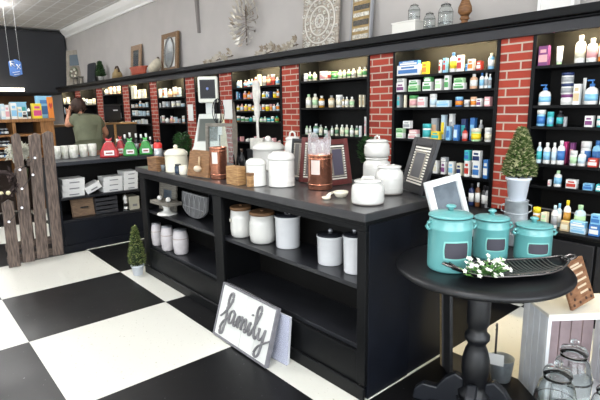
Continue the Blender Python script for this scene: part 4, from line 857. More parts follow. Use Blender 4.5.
# picture frames with striped mats
def striped_frame(label, pl, pr, ytop, deg, fc, mc, pic, group):
    t, w, h = lean_thing('picture_frame', label, 'picture frame', pl, pr, ZT, ytop, deg, group)
    ring(w, h, w*.16, .022).build('frame', mat(fc, .4, noise=.2, scale=30), t, .003)
    b = w*.16; bx(b, w-b, .008, .014, b, h-b).build('mount_board', mat(mc, .6), t)
    k = int((h-2*b)/.016)
    s = MB()
    for i in range(k): s.box(b+.003, w-b-.003, .004, .0075, b+.004+i*.016, b+.013+i*.016)
    s.build('striped_inlay', mat('#dcd8cc', .5), t)
    bx(b*1.9, w-b*1.9, -.001, .0035, b*1.9, h-b*1.9).build('photo', mat(pic, .3), t); ring(w-b*3.4, h-b*3.4, .006, .006, -.003, b*1.7, b*1.7).build('inner_frame', mat('#8c8578', .4), t)
    MB().prism([(w*.35, 0), (w*.65, 0), (w*.55, h*.6), (w*.45, h*.6)], 0, .004, Matrix.Translation((0, .024, 0)) @ Matrix.Rotation(radians(-0), 4, 'X')).build('easel_back', mat('#1c1714', .7), t)
    return t
G_ = 'striped picture frames on the island'
striped_frame('dark picture frame half hidden at the far end of the frame row', (289, 180), (301, 181.5), 139, 8, '#27282a', '#2f2b28', '#55514e', G_)
striped_frame('red brown picture frame behind the copper canister with wrap', (298.5, 182.5), (321, 184.5), 138, 9, '#5f2a27', '#2a2422', '#5a5357', G_)
striped_frame('red brown picture frame right of the copper canister with wrap', (327.5, 187.5), (352.5, 184), 141, 10, '#5e2826', '#2a2422', '#4a4654', G_)
striped_frame('large black picture frame with striped mat leaning at the island end', (399.5, 189), (421.5, 197.5), 138, 16, '#1c1c20', '#2c2a28', '#4e4e50', G_)
# measuring cups
c = fl(341, 197, ZT); t = thing('measuring_scoop', 'pair of cream ceramic measuring scoops lying by the low crock', 'scoop', (c.x, c.y, ZT), radians(20))
lt([(.028, 0), (.04, .02), (.043, .032), (.038, .032), (.03, .01), (.001, .008)], 24).build('cup', mat('#e3dcc8', .3), t)
MB().tube([(-.035, -.01, .028), (-.05, -.04, .022), (-.045, -.075, .014)], [.012, .011, .014], 10, flat=.5).build('handle', mat('#e3dcc8', .3), t)
MB().lathe([(.02, 0), (.026, .012), (.022, .014), (.001, .006)], 20, T3(-.045, -.095, .0)).build('small_cup', mat('#e3dcc8', .3), t)
# green plant with pale teal pot
c, r = c_at(356, 367, 181); topiary('bushy green plant in a pale grey pot behind the stacked canisters', 'plant', (c.x-.07, c.y+.15, ZT), .035, .085, .20, .065, '#93a7a3', 420, '#23441f', '#3c6a34', .03, 'ball')
# left end of the island
def woodblock(label, pl, pr, yt, d, m, nm='wooden_block', z=ZT, cat='block', part='block'):
    A, B = fl(*pl, z), fl(*pr, z); w = (B-A).length; rz = math.atan2((B-A).y, (B-A).x); h = zat(pl[0], yt, A)-z
    t = thing(nm, label, cat, (A.x, A.y, z), rz); return t, w, h
t, w, h = woodblock('small brown wooden box at the far left corner of the island', (148, 170.5), (157, 171.5), 157, .1, None, 'wooden_box', cat='box')
bx(0, w, 0, .09, 0, h-.02).build('box', WOODB, t, .002); bx(-.002, w+.002, -.002, .092, h-.0195, h).build('lid', WOODB, t, .002)
c, r = c_at(155.5, 163.5, 168.5); h = top_of(160, 139, c); t = thing('spray_bottle', 'red and silver bottle standing left of the cream ginger crock', 'bottle', (c.x, c.y, ZT))
lt([(r*.9, 0), (r, .008), (r, h*.33)], 20).build('red_base', mat('#a81f22', .35), t); lt([(r, h*.331), (r, h*.68)], 20).build('silver_band', mat('#b8bcc0', .3, metal=.5), t); lt([(r*.97, h*.681), (r, h*.7), (r, h*.84), (r*.6, h*.88)], 20).build('red_cap', mat('#d8322c', .35), t)
lt([(r*.3, h*.881), (r*.3, h*.97), (.001, h)], 12).build('nozzle', mat('#24262a', .4), t)
c, r = c_at(161, 165.5, 171); o = thing('small_votive', 'tiny grey glass votive in front of the red bottle', 'candle holder', (c.x, c.y, ZT)); lt([(r*.8, 0), (r, .04), (r, .05), (r*.8, .05), (r*.7, .01), (.001, .01)], 16).build('cup', mat('#7e868c', .2), o); lt([(r*.65, .0101), (r*.65, .03)], 12).build('wax', CER, o)
t, c, r, h = canister('cream_crock', 'squat cream lidded crock at the left part of the island top', 'crock', 166, 188.5, 173, 145, 'knob', mat('#d9d3c0', .3), knobh=.13)
c, r = c_at(175, 182, 174); t = thing('tea_light_jar', 'dark blue small jar in front of the cream crock', 'jar', (c.x, c.y, ZT)); lt([(r*.9, 0), (r, .01), (r, .055), (r*.8, .06)], 18).build('body', mat('#26364a', .2), t); lt([(r*.85, .0605), (r*.85, .075)], 18).build('lid', mat('#1d2226', .4), t)
c, r = c_at(179.5, 188, 175.5); t = thing('small_pot', 'small cream cup pot between dark blue jar and carved board', 'pot', (c.x, c.y, ZT)); lt([(r*.85, 0), (r*1., .01), (r, .07), (r*.92, .075), (r*.85, .07), (r*.8, .01), (.001, .01)], 20).build('body', mat('#ddd8c8', .3), t); lt([(r*.8, .055), (.001, .056)], 18).build('wax', mat('#e8e4d6', .5), t)
c, r = c_at(168, 180, 166); topiary('dark green bushy plant behind the cream crock on the island', 'plant', (c.x+.0, c.y+.10, ZT), .04, .07, .21, .075, '#5a4a3a', 420, '#1f3f1c', '#35602c', .035, 'ball')
t, w, h = lean_thing('carved_board', 'wooden serving board with a hanging scoop beside the copper canister', 'board', (187, 176), (208, 179), ZT, 150, 10)
MB().prism([(0, 0), (w, 0), (w*.97, h*.9), (w*.8, h), (w*.2, h), (w*.03, h*.9)], 0, .02).build('board', wood('#8f6b48', '#6d4c30'), t, .003)
MB().ball((0, 0, 0), .03, 14, .8).build('scoop_bowl', mat('#cbbba2', .4), t, loc=(w*.6, -.022, h*.3)); MB().tube([(w*.6, -.012, h*.4), (w*.58, -.012, h*.75)], .008, 8).build('scoop_handle', mat('#b79d7b', .5), t)
# grey frame, whisk, tag
t, w, h = lean_thing('grey_wood_frame', 'open grey wooden frame standing behind the copper canister', 'frame', (206, 168), (236, 169.5), ZT, 123.5, 3)
ring(w, h, .028, .03).build('frame', WOODG, t, .003); bx(.028, w-.028, .018, .022, .028, h-.028).build('glass_pane', mat('#dfe8ea', .05, trans=.9, ior=1.1), t)
t = thing('wire_whisk', 'oval black wire whisk ornament rising above the grey frame', 'whisk', fl(219, 166, ZT)+Vector((0, .02, 0)), radians(50)); c = t.location; hz0 = top_of(222, 125, c); hz1 = top_of(222, 100, c)
rw = .052; zc, zr = (hz0+hz1)/2+.01, (hz1-hz0)/2
for a in (0, pi/3, 2*pi/3): MB().tube([(rw*cos(q)*cos(a), rw*cos(q)*sin(a), zc+zr*sin(q)) for q in [k*pi/12 for k in range(24)]], .004, 6, True).build('wire_loop', mat('#202226', .4, metal=.6), t)
MB().tube([(0, 0, .01), (0, 0, hz0+.02)], .005, 8).build('rod', mat('#202226', .4, metal=.6), t); lt([(.03, 0), (.03, .01), (.006, .014)], 18).build('foot', mat('#202226', .4), t)
bx(-.004, .032, -.035, -.033, hz0-.085, hz0-.0).build('price_tag', WHITE, t)
# wood block with feather
t, w, h = woodblock('tan wooden block holding a dark feather ornament', (226.5, 184), (238, 186), 166, .1, None, cat='ornament', nm='feather_ornament')
bx(0, w, 0, .07, 0, h).build('block', WOODL, t, .003); hf = .40
MB().prism([(0, 0), (.012, .04), (.03, .16), (.026, .27), (.006, hf), (-.016, .27), (-.026, .16), (-.008, .04)], -.003, .003, T3(w*.42, .045, h+.02)).build('feather', mat('#5f564c', .7, noise=.3, scale=40), t, .001)
MB().tube([(w*.42, .045, h), (w*.42, .045, h+.05)], .003, 6).build('quill', mat('#3b332b', .6), t)
t, w, h = woodblock('small tan wooden chip box beside the left dome canister', (244.5, 187), (249, 187.8), 173, .05, None, 'wooden_chip_box', cat='box')
bx(.01, w, .01, .05, 0, h*.8).build('box', WOODL, t, .002); bx(.008, w+.002, .008, .052, h*.8+.0003, h).build('lid', WOODB, t, .001)
for i, (xa, xb, yb, yt) in enumerate([(228.5, 234, 172, 146), (234.5, 240, 172.5, 149)]):
    c, r = c_at(xa, xb, yb); h = top_of((xa+xb)/2, yt, c); t = thing('dark_bottle', 'small black bottle behind the feather block, the %s one' % ['taller left', 'shorter right'][i], 'bottle', (c.x, c.y+.05, ZT))
    lt([(r, 0), (r, h*.6), (r*.4, h*.75), (r*.4, h)], 16).build('body', mat('#141416', .2), t); lt([(r*.5, h*.85), (r*.5, h*1.0)], 12).build('stopper', mat('#3b2a1e', .6), t)
# white finial on a black riser
c = fl(252, 168, ZT)+Vector((-.03, .05, 0)); t = thing('black_riser', 'black box riser under the white wooden finial', 'riser', (c.x, c.y, ZT), radians(25)); hr = zat(252, 149.5, c)-ZT
bx(-.07, .07, 0, .09, 0, hr-.012).build('box', mat('#141416', .5), t, .003); bx(-.074, .074, -.004, .094, hr-.0115, hr).build('top_board', mat('#1a1a1c', .5), t)
t = thing('white_finial', 'distressed white wooden finial on square block behind the canisters', 'finial', (c.x, c.y+.045, ZT+hr), radians(25)); zz2 = ZT+hr; k1 = zat(251, 138.5, t.location)-zz2; k2 = zat(250, 81, t.location)-zz2
DW = mat('#d2cfc6', .7, noise=.25, scale=18)
bx(-.062, .062, -.035, .035, 0, k1).build('block', DW, t, .003)
lt([(.014, k1), (.011, k1+.02), (.011, k1+(k2-k1)*.3), (.024, k1+(k2-k1)*.42), (.028, k1+(k2-k1)*.55), (.022, k1+(k2-k1)*.6), (.03, k1+(k2-k1)*.66), (.036, k1+(k2-k1)*.8), (.032, k1+(k2-k1)*.93), (.034, k2), (.001, k2+.003)], 10, smooth=False).build('spindle', DW, t)

# ---- inside the island: left bay
def onshelf(x0, x1, yb, z): return c_at(x0, x1, yb, z)
t, w, h = lean_thing('picture_frame', 'grey wooden photo frame at the left end of the island upper shelf', 'picture frame', (152, 209), (168, 213), Z1, 182, 6)
t.location += Vector((.035, .05, 0)); h = min(h, .27)
ring(w, h, w*.24, .02).build('frame', WOODG, t, .003); bx(w*.24, w*.76, .008, .013, w*.24, h-w*.24).build('photo', mat('#4a545e', .3, noise=.4, scale=30), t)
c, r = onshelf(161, 181, 215.5, Z1); c.y -= .035; t = thing('cake_stand', 'white footed cake stand with a square grey wooden plate', 'cake stand', (c.x, c.y, Z1), radians(5)); hs = zat(168, 204, c)-Z1
lt([(r, 0), (r*.95, .008), (r*.6, .018), (r*.35, .03), (r*.3, hs*.6), (r*.55, hs-.002)], 28).build('foot', CER, t)
pw = 18*dep(c)/FOC
bx(-pw, pw*.9, -.07, .07, hs-.001, hs+.028).build('plate', WOODG, t, .003)
for i, (x, w_) in enumerate(((-.068, 'left'), (.072, 'right'))):
    o = thing('ceramic_ball', 'small white ceramic bird ball on the %s side of the cake stand plate' % w_, 'ornament', (c.x+x, c.y-.02+x*.1, Z1+hs+.028)); MB().ball((0, 0, .021), .022, 14).build('body', CER, o); MB().tube([(.015, 0, .034), (.03, 0, .038)], [.006, .001], 8).build('beak', CER, o)
t, w, h = lean_thing('carved_plaque', 'half round grey carved wooden plaque standing on the upper shelf', 'plaque', (186, 214), (211, 223), Z1, 191, 5)
t.location.x -= .025; t.location.y -= .03; h = min(h, .275)
pf = [(w*.5+w*.5*cos(a), h*.55+h*.55*sin(a)*1.0) for a in [pi+k*pi/16 for k in range(17)]]+[(w, h), (0, h)]
MB().prism(pf, 0, .02).build('board', mat('#6f6f70', .7, noise=.3, scale=14), t, .002)
for k in range(9):
    x = w*(.1+.1*k); d_ = h*.5*math.sqrt(max(0, 1-((x-w/2)/(w/2))**2)); MB().tube([(x, -.002, h*.58-d_), (x+w*.04*(-1)**k, -.004, h*.7), (x, -.002, h*.97)], .0028, 5).build('carved_line', mat('#a5a5a6', .6), t)
for z in (.4, .95): bx(w*.08, w*.92, -.004, -.0005, h*z, h*z+.006).build('carved_band', mat('#9a9a9b', .6), t)
t, w, h = lean_thing('dark_tray', 'dark grey tray standing behind the half round plaque', 'tray', (199, 216), (216, 222), Z1, 191, 3)
h = min(h, .28); ring(w, h, .012, .02).build('rim', mat('#2c2e33', .5), t); bx(.012, w-.012, .012, .018, .012, h-.012).build('panel', mat('#33363c', .5), t); t.location += Vector((.0, .09, 0))
# three frosted vases
VM = mat('#c3bec0', .35, noise=.15, scale=18)
for i, (xa, xb, yb, yt) in enumerate([(152.5, 163, 246.5, 222), (162, 175, 252, 225), (174, 189.5, 256, 228)]):
    c, r = onshelf(xa, xb, yb, Z2); h = zat((xa+xb)/2, yt, c)-Z2; t = thing('milky_vase', 'greyish white lidded glass vase, %s of three on lower left shelf' % ['smallest leftmost', 'middle', 'largest rightmost'][i], 'vase', (c.x, c.y, Z2), 0, 'three milky vases on the lower shelf')
    lt([(r*.7, 0), (r*.9, h*.06), (r, h*.35), (r*.97, h*.7), (r*.8, h*.9), (r*.82, h*.92)], 24).build('body', VM, t); lt([(r*.84, h*.925), (r*.84, h*.96), (.001, h*.97)], 24).build('lid', mat('#8b8d92', .3, metal=.6), t)
    MB().tube([(r*.99*cos(a)*.98, r*.99*sin(a)*.98, h*.62) for a in [k*pi/8 for k in range(16)]], .0035, 6, True).build('twine', mat('#9d8f86', .8), t)
    if i == 0: bx(-r-.03, -r-.008, -.03, -.026, h*.25, h*.5).build('paper_tag', mat('#bfa99a', .7), t)
# right bay
t, w, h = lean_thing('wire_picture_frame', 'thin gold wire frame leaning by the middle post', 'frame', (223, 232.5), (231, 231.5), Z1, 204, 12)
MB().tube([(0, .004, .004), (w, .004, .004), (w, .004, h), (0, .004, h)], .0035, 6, True).build('outline', mat('#b39a78', .35, metal=.7), t); bx(.01, w-.01, .008, .012, .01, h-.01).build('backing', mat('#1c1d22', .5), t)
for i, (xa, xb, yb, yt) in enumerate([(231, 253, 239, 205), (250, 276, 245.5, 210)]):
    c, r = onshelf(xa, xb, yb, Z1); h = min(zat((xa+xb)/2, yt, c)-Z1, .27); t = thing('wood_lid_canister', 'rounded white canister with wooden lid, %s' % ['nearer the middle post', 'beside the black lidded canister'][i], 'canister', (c.x, c.y, Z1), 0, 'white canisters with wooden lids')
    lt([(r*.78, 0), (r*.93, h*.06), (r, h*.25), (r*.98, h*.6), (r*.9, h*.86)], 32).build('body', CER, t); l = lt([(r*.9, h*.865), (r*.97, h*.88), (r*.97, h*.95), (r*.9, h*.97)], 32).build('lid', wood('#7b5a3c', '#54391f'), t)
    lt([(r*.12, h*.971), (r*.15, h*1.0), (.001, h*1.01)], 14).build('knob', WOODB, l)
    if i == 0: bx(-.03, .0, -.001, .0005, h*.5, h*.6).build('label_plate', mat('#b5b1a4', .5), t, loc=(0, -r*1.0, 0))
for i, (xa, xb, yb, yt, hd) in enumerate([(275.5, 301, 250, 209.5, 'loop'), (317, 344, 267, 229.5, 'knob'), (343, 366, 275.5, 225, 'knob')]):
    c, r = onshelf(xa, xb, yb, Z1); h = min(zat((xa+xb)/2, yt, c)-Z1, .245)
    t = thing('enamel_canister', ['white canister with black lid and loop handle in the island middle', 'shorter white canister with dark glass lid left of the corner one', 'tall white canister half hidden behind the island corner post'][i], 'canister', (c.x, c.y, Z1), 0, 'white canisters with dark lids')
    hh = h*.84
    lt([(r*.9, 0), (r*.93, hh*.03), (r*.98, hh*.93), (r*1.02, hh*.95), (r*1.02, hh)], 32).build('body', mat('#dfe0e2', .25, noise=.08, scale=8), t)
    l = lt([(r*.98, hh+.0005), (r*.98, hh+.008), (r*.5, hh+.015), (.001, hh+.016)], 32).build('lid', mat('#2e3036', .25, metal=.4), t)
    if hd == 'loop': MB().tube([(-.022, 0, hh+.01), (-.02, 0, h-.01), (0, 0, h), (.02, 0, h-.01), (.022, 0, hh+.01)], .007, 8).build('handle', mat('#c9c9cc', .3), l)
    else: MB().ball((0, 0, hh+.025), .013, 12).build('knob', mat('#a9abb0', .25, metal=.5), l)

# ================================================================ FLOOR, FRONT
t, w, h = lean_thing('wooden_sign', 'white plank sign with grey script word family leaning on the island', 'sign', (212.5, 334.5), (265, 370), 0, 283, 17)
PW = mat('#d9dad6', .55, noise=.06, scale=6)
for k in range(4): bx(.012+k*(w-.024)/4+.002, .012+(k+1)*(w-.024)/4-.002, .006, .018, .012, h-.012).build('plank', PW, t, .0015)
ring(w, h, .012, .03).build('frame', mat('#77767b', .6, noise=.2, scale=20), t, .002)
bx(.012, w-.012, .0185, .022, .012, h-.012).build('backing', mat('#3c3a3c', .7), t)
def smooth(P_, n=5):
    P_ = [Vector((x, z, 0)) for x, z in P_]; out = []
    for i in range(len(P_)-1):
        a, b, c_, d = P_[max(i-1, 0)], P_[i], P_[i+1], P_[min(i+2, len(P_)-1)]
        for k in range(n):
            s = k/n; out.append(.5*((2*b)+(c_-a)*s+(2*a-5*b+4*c_-d)*s*s+(3*b-a-3*c_+d)*s**3))
    return out+[P_[-1]]
strokes = {
 'letter_f': [[(.02, .40), (.08, .50), (.15, .66), (.175, .80), (.16, .90), (.125, .86), (.11, .70), (.115, .45), (.11, .22), (.09, .10), (.055, .10), (.05, .22), (.09, .34), (.16, .44)]],
 'letter_a': [[(.255, .56), (.215, .60), (.175, .52), (.17, .40), (.20, .35), (.24, .43), (.26, .57)], [(.26, .57), (.255, .40), (.285, .35), (.315, .44)]],
 'letter_m': [[(.30, .42), (.335, .57), (.335, .35)], [(.335, .40), (.365, .55), (.39, .56), (.395, .35)], [(.395, .40), (.425, .55), (.455, .56), (.455, .40), (.475, .35), (.51, .45)]],
 'letter_i': [[(.505, .44), (.53, .57), (.525, .40), (.55, .35), (.58, .45)], [(.545, .70), (.548, .72)]],
 'letter_l': [[(.575, .44), (.63, .64), (.665, .82), (.645, .92), (.61, .84), (.605, .55), (.615, .40), (.645, .35), (.68, .46)]],
 'letter_y': [[(.68, .56), (.685, .42), (.715, .37), (.755, .46), (.775, .58)], [(.775, .58), (.76, .35), (.74, .15), (.70, .07), (.67, .13), (.71, .26), (.79, .36), (.86, .44)]]}
for nm, ss in strokes.items():
    m = MB()
    for s in ss: m.tube([(.03+(p.x+.02)*w*1.06, .001, p.y*h*.98+.002) for p in smooth(s)], 0.013, 8, flat=.45)
    m.build(nm, mat('#747375', .6), t)
t2, w2, h2 = lean_thing('plastic_wrapped_sign', 'second white sign in plastic wrap leaning behind the family sign', 'sign', (270, 357), (287, 366), 0, 311, 6)
t2.location += Vector((-.25, -.0, 0)) if False else Vector((0, 0, 0))
bx(-.04, w2, .0, .02, 0, h2).build('board', mat('#c6c8ce', .35), t2, .002); bx(-.045, w2+.004, -.006, -.002, 0, h2+.006).build('plastic_sheet', mat('#f2f4ff', .2, trans=.8, ior=1.1), t2)
for z in (.2, .5, .8): bx(-.03, w2-.01, .021, .03, h2*z, h2*z+.02).build('batten', WOODG, t2)
c, r = cyl_at(138.5, 276.5, 0, 12.5); topiary('small boxwood cone topiary in white pot on the checkered floor', 'plant', (c.x-.0, c.y, 0), r, .095, .37, .082, '#dfe5ee', 1100, '#556a33', '#a0a468', .022)

# ---- round table
TC = Vector((-1.048, 2.01, 0)); TR = .385
t = thing('pedestal_table', 'round black pedestal table with turned column and scrolled feet', 'table', TC)
TB = mat('#101115', .42, noise=.3, scale=6)
lt([(TR-.03, .735), (TR-.012, .737), (TR, .746), (TR+.004, .755), (TR, .763), (TR-.008, .77), (TR-.05, .7705), (.001, .7705)], 64).build('top', TB, t)
lt([(.12, .70), (.14, .712), (.14, .7345)], 32).build('apron_block', TB, t)
lt([(.075, .09), (.078, .12), (.055, .14), (.052, .16), (.058, .19), (.066, .24), (.064, .29), (.052, .34), (.040, .37), (.048, .385), (.058, .40), (.058, .42), (.044, .435), (.042, .46), (.051, .475), (.053, .53), (.053, .60), (.048, .62), (.055, .635), (.05, .66), (.06, .6995)], 32).build('column', TB, t)
foot = [(.04, .02), (.05, .18), (.09, .20), (.14, .16), (.18, .10), (.25, .10), (.29, .06), (.30, .0), (.24, .0), (.2, .018), (.14, .03), (.09, .0)]
for a in (200, 290, 20, 110):
    MB().prism(foot, -.022, .022, Matrix.Rotation(radians(a), 4, 'Z')).build('scrolled_foot', mat('#15181f', .4), t, .008)
lt([(.08, .07), (.085, .085), (.06, .0895)], 24).build('base_collar', TB, t)
ZB = .7705
TEAL = mat('#62a4a4', .28, coat=.3, noise=.06, scale=5)
for i, (xa, xb, yb, yr, yk, g) in enumerate([(425.5, 470.5, 275, 210, 200, 'largest teal lidded canister at the left of the round table'), (471.5, 507, 262.5, 214, 206.5, 'middle sized teal canister between the two other teal ones'), (512.5, 549.5, 264.5, 221, 212, 'smallest teal lidded canister at the right above the tray')]):
    c, r = cyl_at((xa+xb)/2, yb, ZB, xb-xa); r *= .93; hb = zat((xa+xb)/2, yr+(xb-xa)*.10, c)-ZB; hk = min(zat((xa+xb)/2, yk, c)-ZB, hb*1.08+.026)
    face = math.atan2(-c.y, -c.x)+radians(20)
    t = thing('teal_canister', g, 'canister', (c.x, c.y, ZB), 0, 'teal canisters on the round table')
    lt([(r*.93, 0), (r*.99, hb*.03), (r, hb*.08), (r, hb*.75), (r*1.02, hb*.765), (r*1.02, hb*.79), (r*1.0, hb*.805), (r*.99, hb*.86), (r*.96, hb*.91), (r*.96, hb*.965)], 40).build('body', TEAL, t)
    lt([(r*.975, hb*.9655), (r*1.01, hb*.972)], 40).build('dark_rim', mat('#2d3c3d', .4), t)
    l = lt([(r*.95, hb*.973), (r*1.01, hb*.985), (r*1.0, hb*1.01), (r*.9, hb*1.03), (r*.4, hb*1.07), (r*.18, hb*1.08)], 40).build('lid', TEAL, t)
    lt([(r*.14, hb*1.075), (r*.12, max(hb*1.08, hk-.016)), (r*.22, hk-.012), (r*.24, hk-.006), (r*.15, hk), (.001, hk+.001)], 24).build('knob', TEAL, l)
    q = []
    def patch(da, z0, z1, rr, rc=.4):
        vs, n_ = [], 10
        for j in range(7):
            v = j/6; inset = 0
            for k in range(n_+1):
                u = k/n_*2-1; vv = v*2-1; mm = max(abs(u), abs(vv)); f_ = 1
                ln = math.sqrt(u*u+vv*vv); 
                uu = u*math.sqrt(1-vv*vv*rc*.35); v2 = vv*math.sqrt(1-u*u*rc*.35); aa = face+uu*da
                vs.append((rr*cos(aa), rr*sin(aa), (z0+z1)/2+v2*(z1-z0)/2))
        return MB().add(vs, [(j*(n_+1)+k, j*(n_+1)+k+1, (j+1)*(n_+1)+k+1, (j+1)*(n_+1)+k) for j in range(6) for k in range(n_)], True)
    patch(.62, hb*.25, hb*.60, r*1.012).build('label_border', mat('#7fc0b9', .3), t)
    patch(.55, hb*.28, hb*.57, r*1.022).build('chalk_label', mat('#3c3a44', .6), t)
    for sd_ in (-1, 1):
        a = face+sd_*radians(82); M = Matrix.Rotation(a, 4, 'Z')
        MB().tube([(r*.93, 0, hb*.90), (r*1.12, 0, hb*.88), (r*1.2, 0, hb*.82), (r*1.1, 0, hb*.76), (r*.99, 0, hb*.76)], .007, 8, M=M).build('ear_handle', TEAL, t)
# white frame behind the first canister
t, w, h = lean_thing('picture_frame', 'distressed white picture frame leaning behind the largest teal canister', 'picture frame', (441, 250), (479, 243), ZB, 180, 14)
t.rotation_euler = (-radians(14), radians(-8), t.rotation_euler[2]); h = .345; w = .235
ring(w, h, .035, .02).build('frame', mat('#d5d8d8', .5, noise=.12, scale=20), t, .003); ring(w-.05, h-.05, .008, .006, -.007, .025, .025).build('inner_bead', WHITE, t); bx(.035, w-.035, .008, .012, .035, h-.035).build('photo', mat('#6d7780', .25, noise=.3, scale=12), t)
t.location += Vector((0, 0, .004))
# galvanised can with topiary on it
c, r = cyl_at(513.5, 247, ZB, 22); t = thing('galvanized_can', 'grey galvanized metal can behind the teal canisters holding the topiary pot', 'can', (c.x, c.y, ZB)); h = zat(513, 199.5, c)-ZB
GAL = mat('#b2b9be', .4, metal=.35, noise=.3, scale=14)
lt([(r*.97, 0), (r, .006), (r*.98, h*.6), (r*.95, h*.98), (r*1.0, h-.003), (r*.95, h), (.001, h)], 28).build('body', GAL, t)
for z in (.25, .7): lt([(r*.985, h*z), (r*1.03, h*z+.004), (r*.985, h*z+.008)], 28).build('raised_band', GAL, t)
for s in (-1, 1): MB().tube([(s*r*.95, 0, h*.9), (s*r*1.25, 0, h*.88), (s*r*1.25, 0, h*.75), (s*r*.97, 0, h*.72)], .004, 8, M=Matrix.Rotation(radians(35), 4, 'Z')).build('ear_handle', GAL, t)
cz = ZB+h; hp = zat(513, 177, c)-cz; hf = zat(514, 129, c)-cz
topiary('tall boxwood cone topiary in white pot standing on the galvanized can', 'plant', (c.x, c.y, cz), 11.2*dep(c)/FOC, hp, hf-hp, .080, '#dfe4ee', 2300, '#4f6530', '#b9b88c', .024)
# tray and flowers
A, B = fl(455, 272, ZB), fl(562, 265, ZB); mid = (A+B)/2+Vector((.028, -.06, 0)); dv = B-A; L = dv.length/2+.005
t = thing('metal_tray', 'long dark slatted metal tray with handles on the round table', 'tray', (mid.x, mid.y, ZB), math.atan2(dv.y, dv.x))
nu, nv = 28, 8; vs = []
def trz(u, v): return .008+.016*v*v+.03*abs(u)**4
def trw(u): return .105*(1-abs(u)**3*.72)
for i in range(nu+1):
    u = i/nu*2-1
    for j in range(nv+1):
        v = j/nv*2-1; vs.append((u*L, v*trw(u), trz(u, v)))
o = MB().add(vs, [(i*(nv+1)+j, (i+1)*(nv+1)+j, (i+1)*(nv+1)+j+1, i*(nv+1)+j+1) for i in range(nu) for j in range(nv)], True).build('dish', mat('#2b2a2c', .3, metal=.7), t)
s = o.modifiers.new('solid', 'SOLIDIFY'); s.thickness = .005
MB().tube([(u*L, trw(u), trz(u, 1)) for u in [k/14-1 for k in range(29)]]+[(u*L, -trw(u), trz(u, 1)) for u in [1-k/14 for k in range(29)]], .0045, 6, True).build('rim', mat('#6b6664', .25, metal=.8), t)
for k in range(24):
    u = -.8+k*1.6/23; MB().tube([(u*L, v*trw(u)*.85, trz(u, v*.85)+.004) for v in (-1, -.5, 0, .5, 1)], .0028, 5).build('slat', mat('#8f8883', .3, metal=.8), t)
for s_ in (-1, 1):
    MB().tube([(s_*L*.98, -.02, .045), (s_*(L+.035), -.02, .06), (s_*(L+.045), 0, .062), (s_*(L+.035), .02, .06), (s_*L*.98, .02, .045)], .005, 8).build('handle', mat('#7c7674', .25, metal=.8), t)
P0 = fl(486, 273, ZB+.04); t = thing('flower_sprig', 'sprig of small white flowers with green leaves lying on the tray', 'flowers', (P0.x, P0.y, ZB+.026), math.atan2(dv.y, dv.x))
random.seed(5); blossom = None; st, lv = MB(), MB()
for k in range(44):
    x, y, z = random.uniform(-.10, .085), random.uniform(-.06, .045), random.uniform(.012, .075)
    st.tube([(0.02, 0, .006), (x*.6, y*.6, z*.5+.004), (x, y, z)], .0015, 4)
    m = MB()
    for q in range(5):
        a = q*2*pi/5; m.leaf((0, 0, 0), (cos(a), sin(a), .35), .013, .010)
    m.ball((0, 0, .002), .004, 6)
    o = m.build('blossom', mat('#eceee0', .5), t, loc=(x, y, z)); o.rotation_euler = (random.uniform(.2, 1.3), 0, random.uniform(-.6, 1.0))
for k in range(46):
    a = random.uniform(0, 2*pi); lv.leaf((random.uniform(-.09, .08), random.uniform(-.04, .04), random.uniform(.004, .05)), (cos(a), sin(a), random.uniform(.1, 1.0)), .045, .012)
st.build('stems', mat('#4c7a38', .6), t); lv.build('leaves', mat('#5f9045', .6), t)

# ---- plank leaning at the island end, bucket
A = fl(447, 366, 0); t = thing('leaning_panel', 'dark panel with pale wooden edge leaning between island and table', 'panel', (-1.41, 2.28, 0), radians(-38)); t.rotation_euler = (radians(1.5), radians(-3), radians(-38))
bx(0, .03, 0, .03, 0, .62).build('pale_edge', wood('#a8946f', '#7d6a4c'), t, .003); bx(.031, .15, .004, .022, 0, .61).build('panel', mat('#2b2b2d', .6, noise=.3, scale=14), t, .002); bx(.036, .05, -.002, .0035, 0.01, .64).build('metal_strip', mat('#6a6a6e', .4, metal=.5), t)
c, r = cyl_at(500, 385, 0, 23); t = thing('galvanized_bucket', 'small galvanized bucket with long handle behind the table column', 'bucket', (c.x, c.y, 0), radians(20)); h = zat(498, 357, c); 
lt([(r*.78, 0), (r*.8, .004), (r, h-.004), (r*1.03, h), (r*.97, h), (r*.77, .006), (.001, .005)], 28).build('body', GAL, t)
zh = zat(495, 327, c); MB().tube([(-r*.6, r*.7, h*.5), (-r*.62, r*.75, zh-.03), (-r*.62, r*.6, zh), (-r*.62, r*.35, zh-.004), (-r*.62, r*.35, zh-.03)], .006, 8).build('handle', mat('#55585c', .4, metal=.6), t)
bx(-r*1.0, r*.25, -r*1.1, -r*1.09, h*.88, h*.88+.065).build('price_tag', WHITE, t)

# ---- crate with jars and the plaque on it
HC = .49
A = fl(549, 315, HC); fx = Vector((.62, .785, 0)); ang = math.atan2(fx.y, fx.x)
t = thing('white_crate', 'whitewashed slatted wooden crate with open front beside the table', 'crate', (A.x, A.y, 0), ang); Wc, Dc = .42, .24
CW = mat('#d9dce0', .6, noise=.1, scale=9)
bx(0, Wc, 0, Dc, HC-.016, HC).build('top_board', mat('#dcd9cf', .6, noise=.06, scale=7), t, .003)
ring(Wc, HC-.017, .018, .018, .0).build('front_frame', mat('#eceef0', .5), t, .002)
for k in range(4):
    y0 = .019+k*(Dc-.02)/4
    bx(0, .014, y0, y0+(Dc-.02)/4-.006, 0, HC-.017).build('side_slat', CW, t, .002); bx(Wc-.014, Wc, y0, y0+(Dc-.02)/4-.006, 0, HC-.017).build('side_slat', CW, t, .002)
bx(.0145, .018, .019, Dc-.001, .0, HC-.017).build('side_lining', mat('#8a8a90', .7), t)
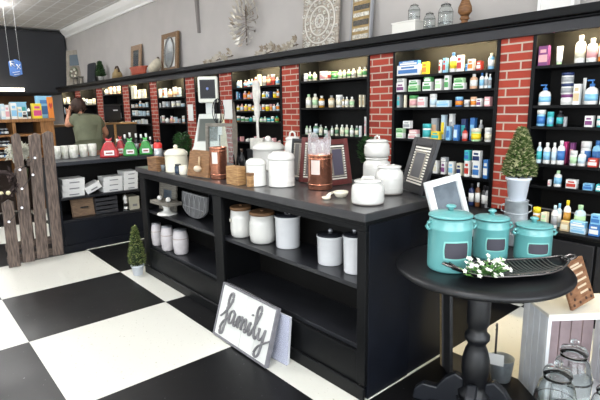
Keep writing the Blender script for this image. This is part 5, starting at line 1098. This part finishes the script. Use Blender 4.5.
for k in range(6): bx(.02+k*(Wc-.04)/6, .02+(k+1)*(Wc-.04)/6-.005, Dc-.012, Dc, .0, HC-.017).build('back_slat', mat('#a28f92', .7, noise=.2, scale=10), t, .002)
bx(.019, Wc-.019, .019, Dc-.013, 0.0, .014).build('bottom_board', CW, t)
bx(.10, .106, Dc-.04, Dc-.0125, HC-.16, HC-.018).build('hook_strap', mat('#3b3b40', .4), t)
# plaque on the crate
t, w, h = lean_thing('wooden_plaque', 'brown wooden plaque with faded white lettering lines on the crate', 'plaque', (573, 312), (603, 301), HC, 268, 17)
t.rotation_euler = (-radians(17), radians(-9), t.rotation_euler[2]); t.location.z = HC+.004; w = .185; h = .225
bx(0, w, 0, .016, 0, h).build('board', mat('#8a6244', .6, col2='#6b4529', scale=16, stretch=(1, 1, 5)), t, .003)
for z, a, b in ((.195, .07, .14), (.18, .06, .16), (.145, .05, .15), (.115, .06, .165), (.085, .08, .15), (.055, .09, .15)): bx(a, b, -.0015, -.0002, z, z+.010).build('lettering_line', mat('#cbb9a0', .6), t)
for x, z in ((.02, .02), (.035, .045), (.02, .08), (.16, .02), (.12, .025), (.07, .02), (.022, .205), (.165, .05), (.05, .208)): MB().ball((0, 0, 0), .008, 8).build('flower_carving', mat('#3c2416', .7), t, loc=(x, .001, z))
# glass jars by the crate
def apoth(label, xc, yb, wpx, yt, tagged=False):
    P0 = fl(xc, yb, 0); r = wpx/2*dep(P0)/FOC; h = zat(xc, yt, P0); t = glassjar(label, (P0.x, P0.y, 0), r, h, True, 'glass jars in front of the crate', True, .004, 'apothecary_jar')
    if tagged: bx(.0, .022, -r*1.06, -r*1.055, h*.42, h*.62).build('price_tag', WHITE, t)
apoth('clear apothecary jar with knob lid nearest the crate opening', 566, 430, 36, 337)
apoth('shorter clear jar with wide rim in front of the crate corner', 550, 456, 38, 358, True)
apoth('clear jar cut off by the picture edge beside the crate', 600, 447, 26, 380)

# everything that stands on something rests a hair above it instead of sharing its surface
for o in list(S.objects):
    if o.parent is None and o.type in ('MESH', 'EMPTY') and o.get('kind') != 'structure' and o.get('category') not in ('cornice', 'bookcase', 'display shelving', 'cabinet', 'table', 'pilaster', 'lamp', 'ceiling light', 'wall decor', 'counter'):
        o.location.z += .0012
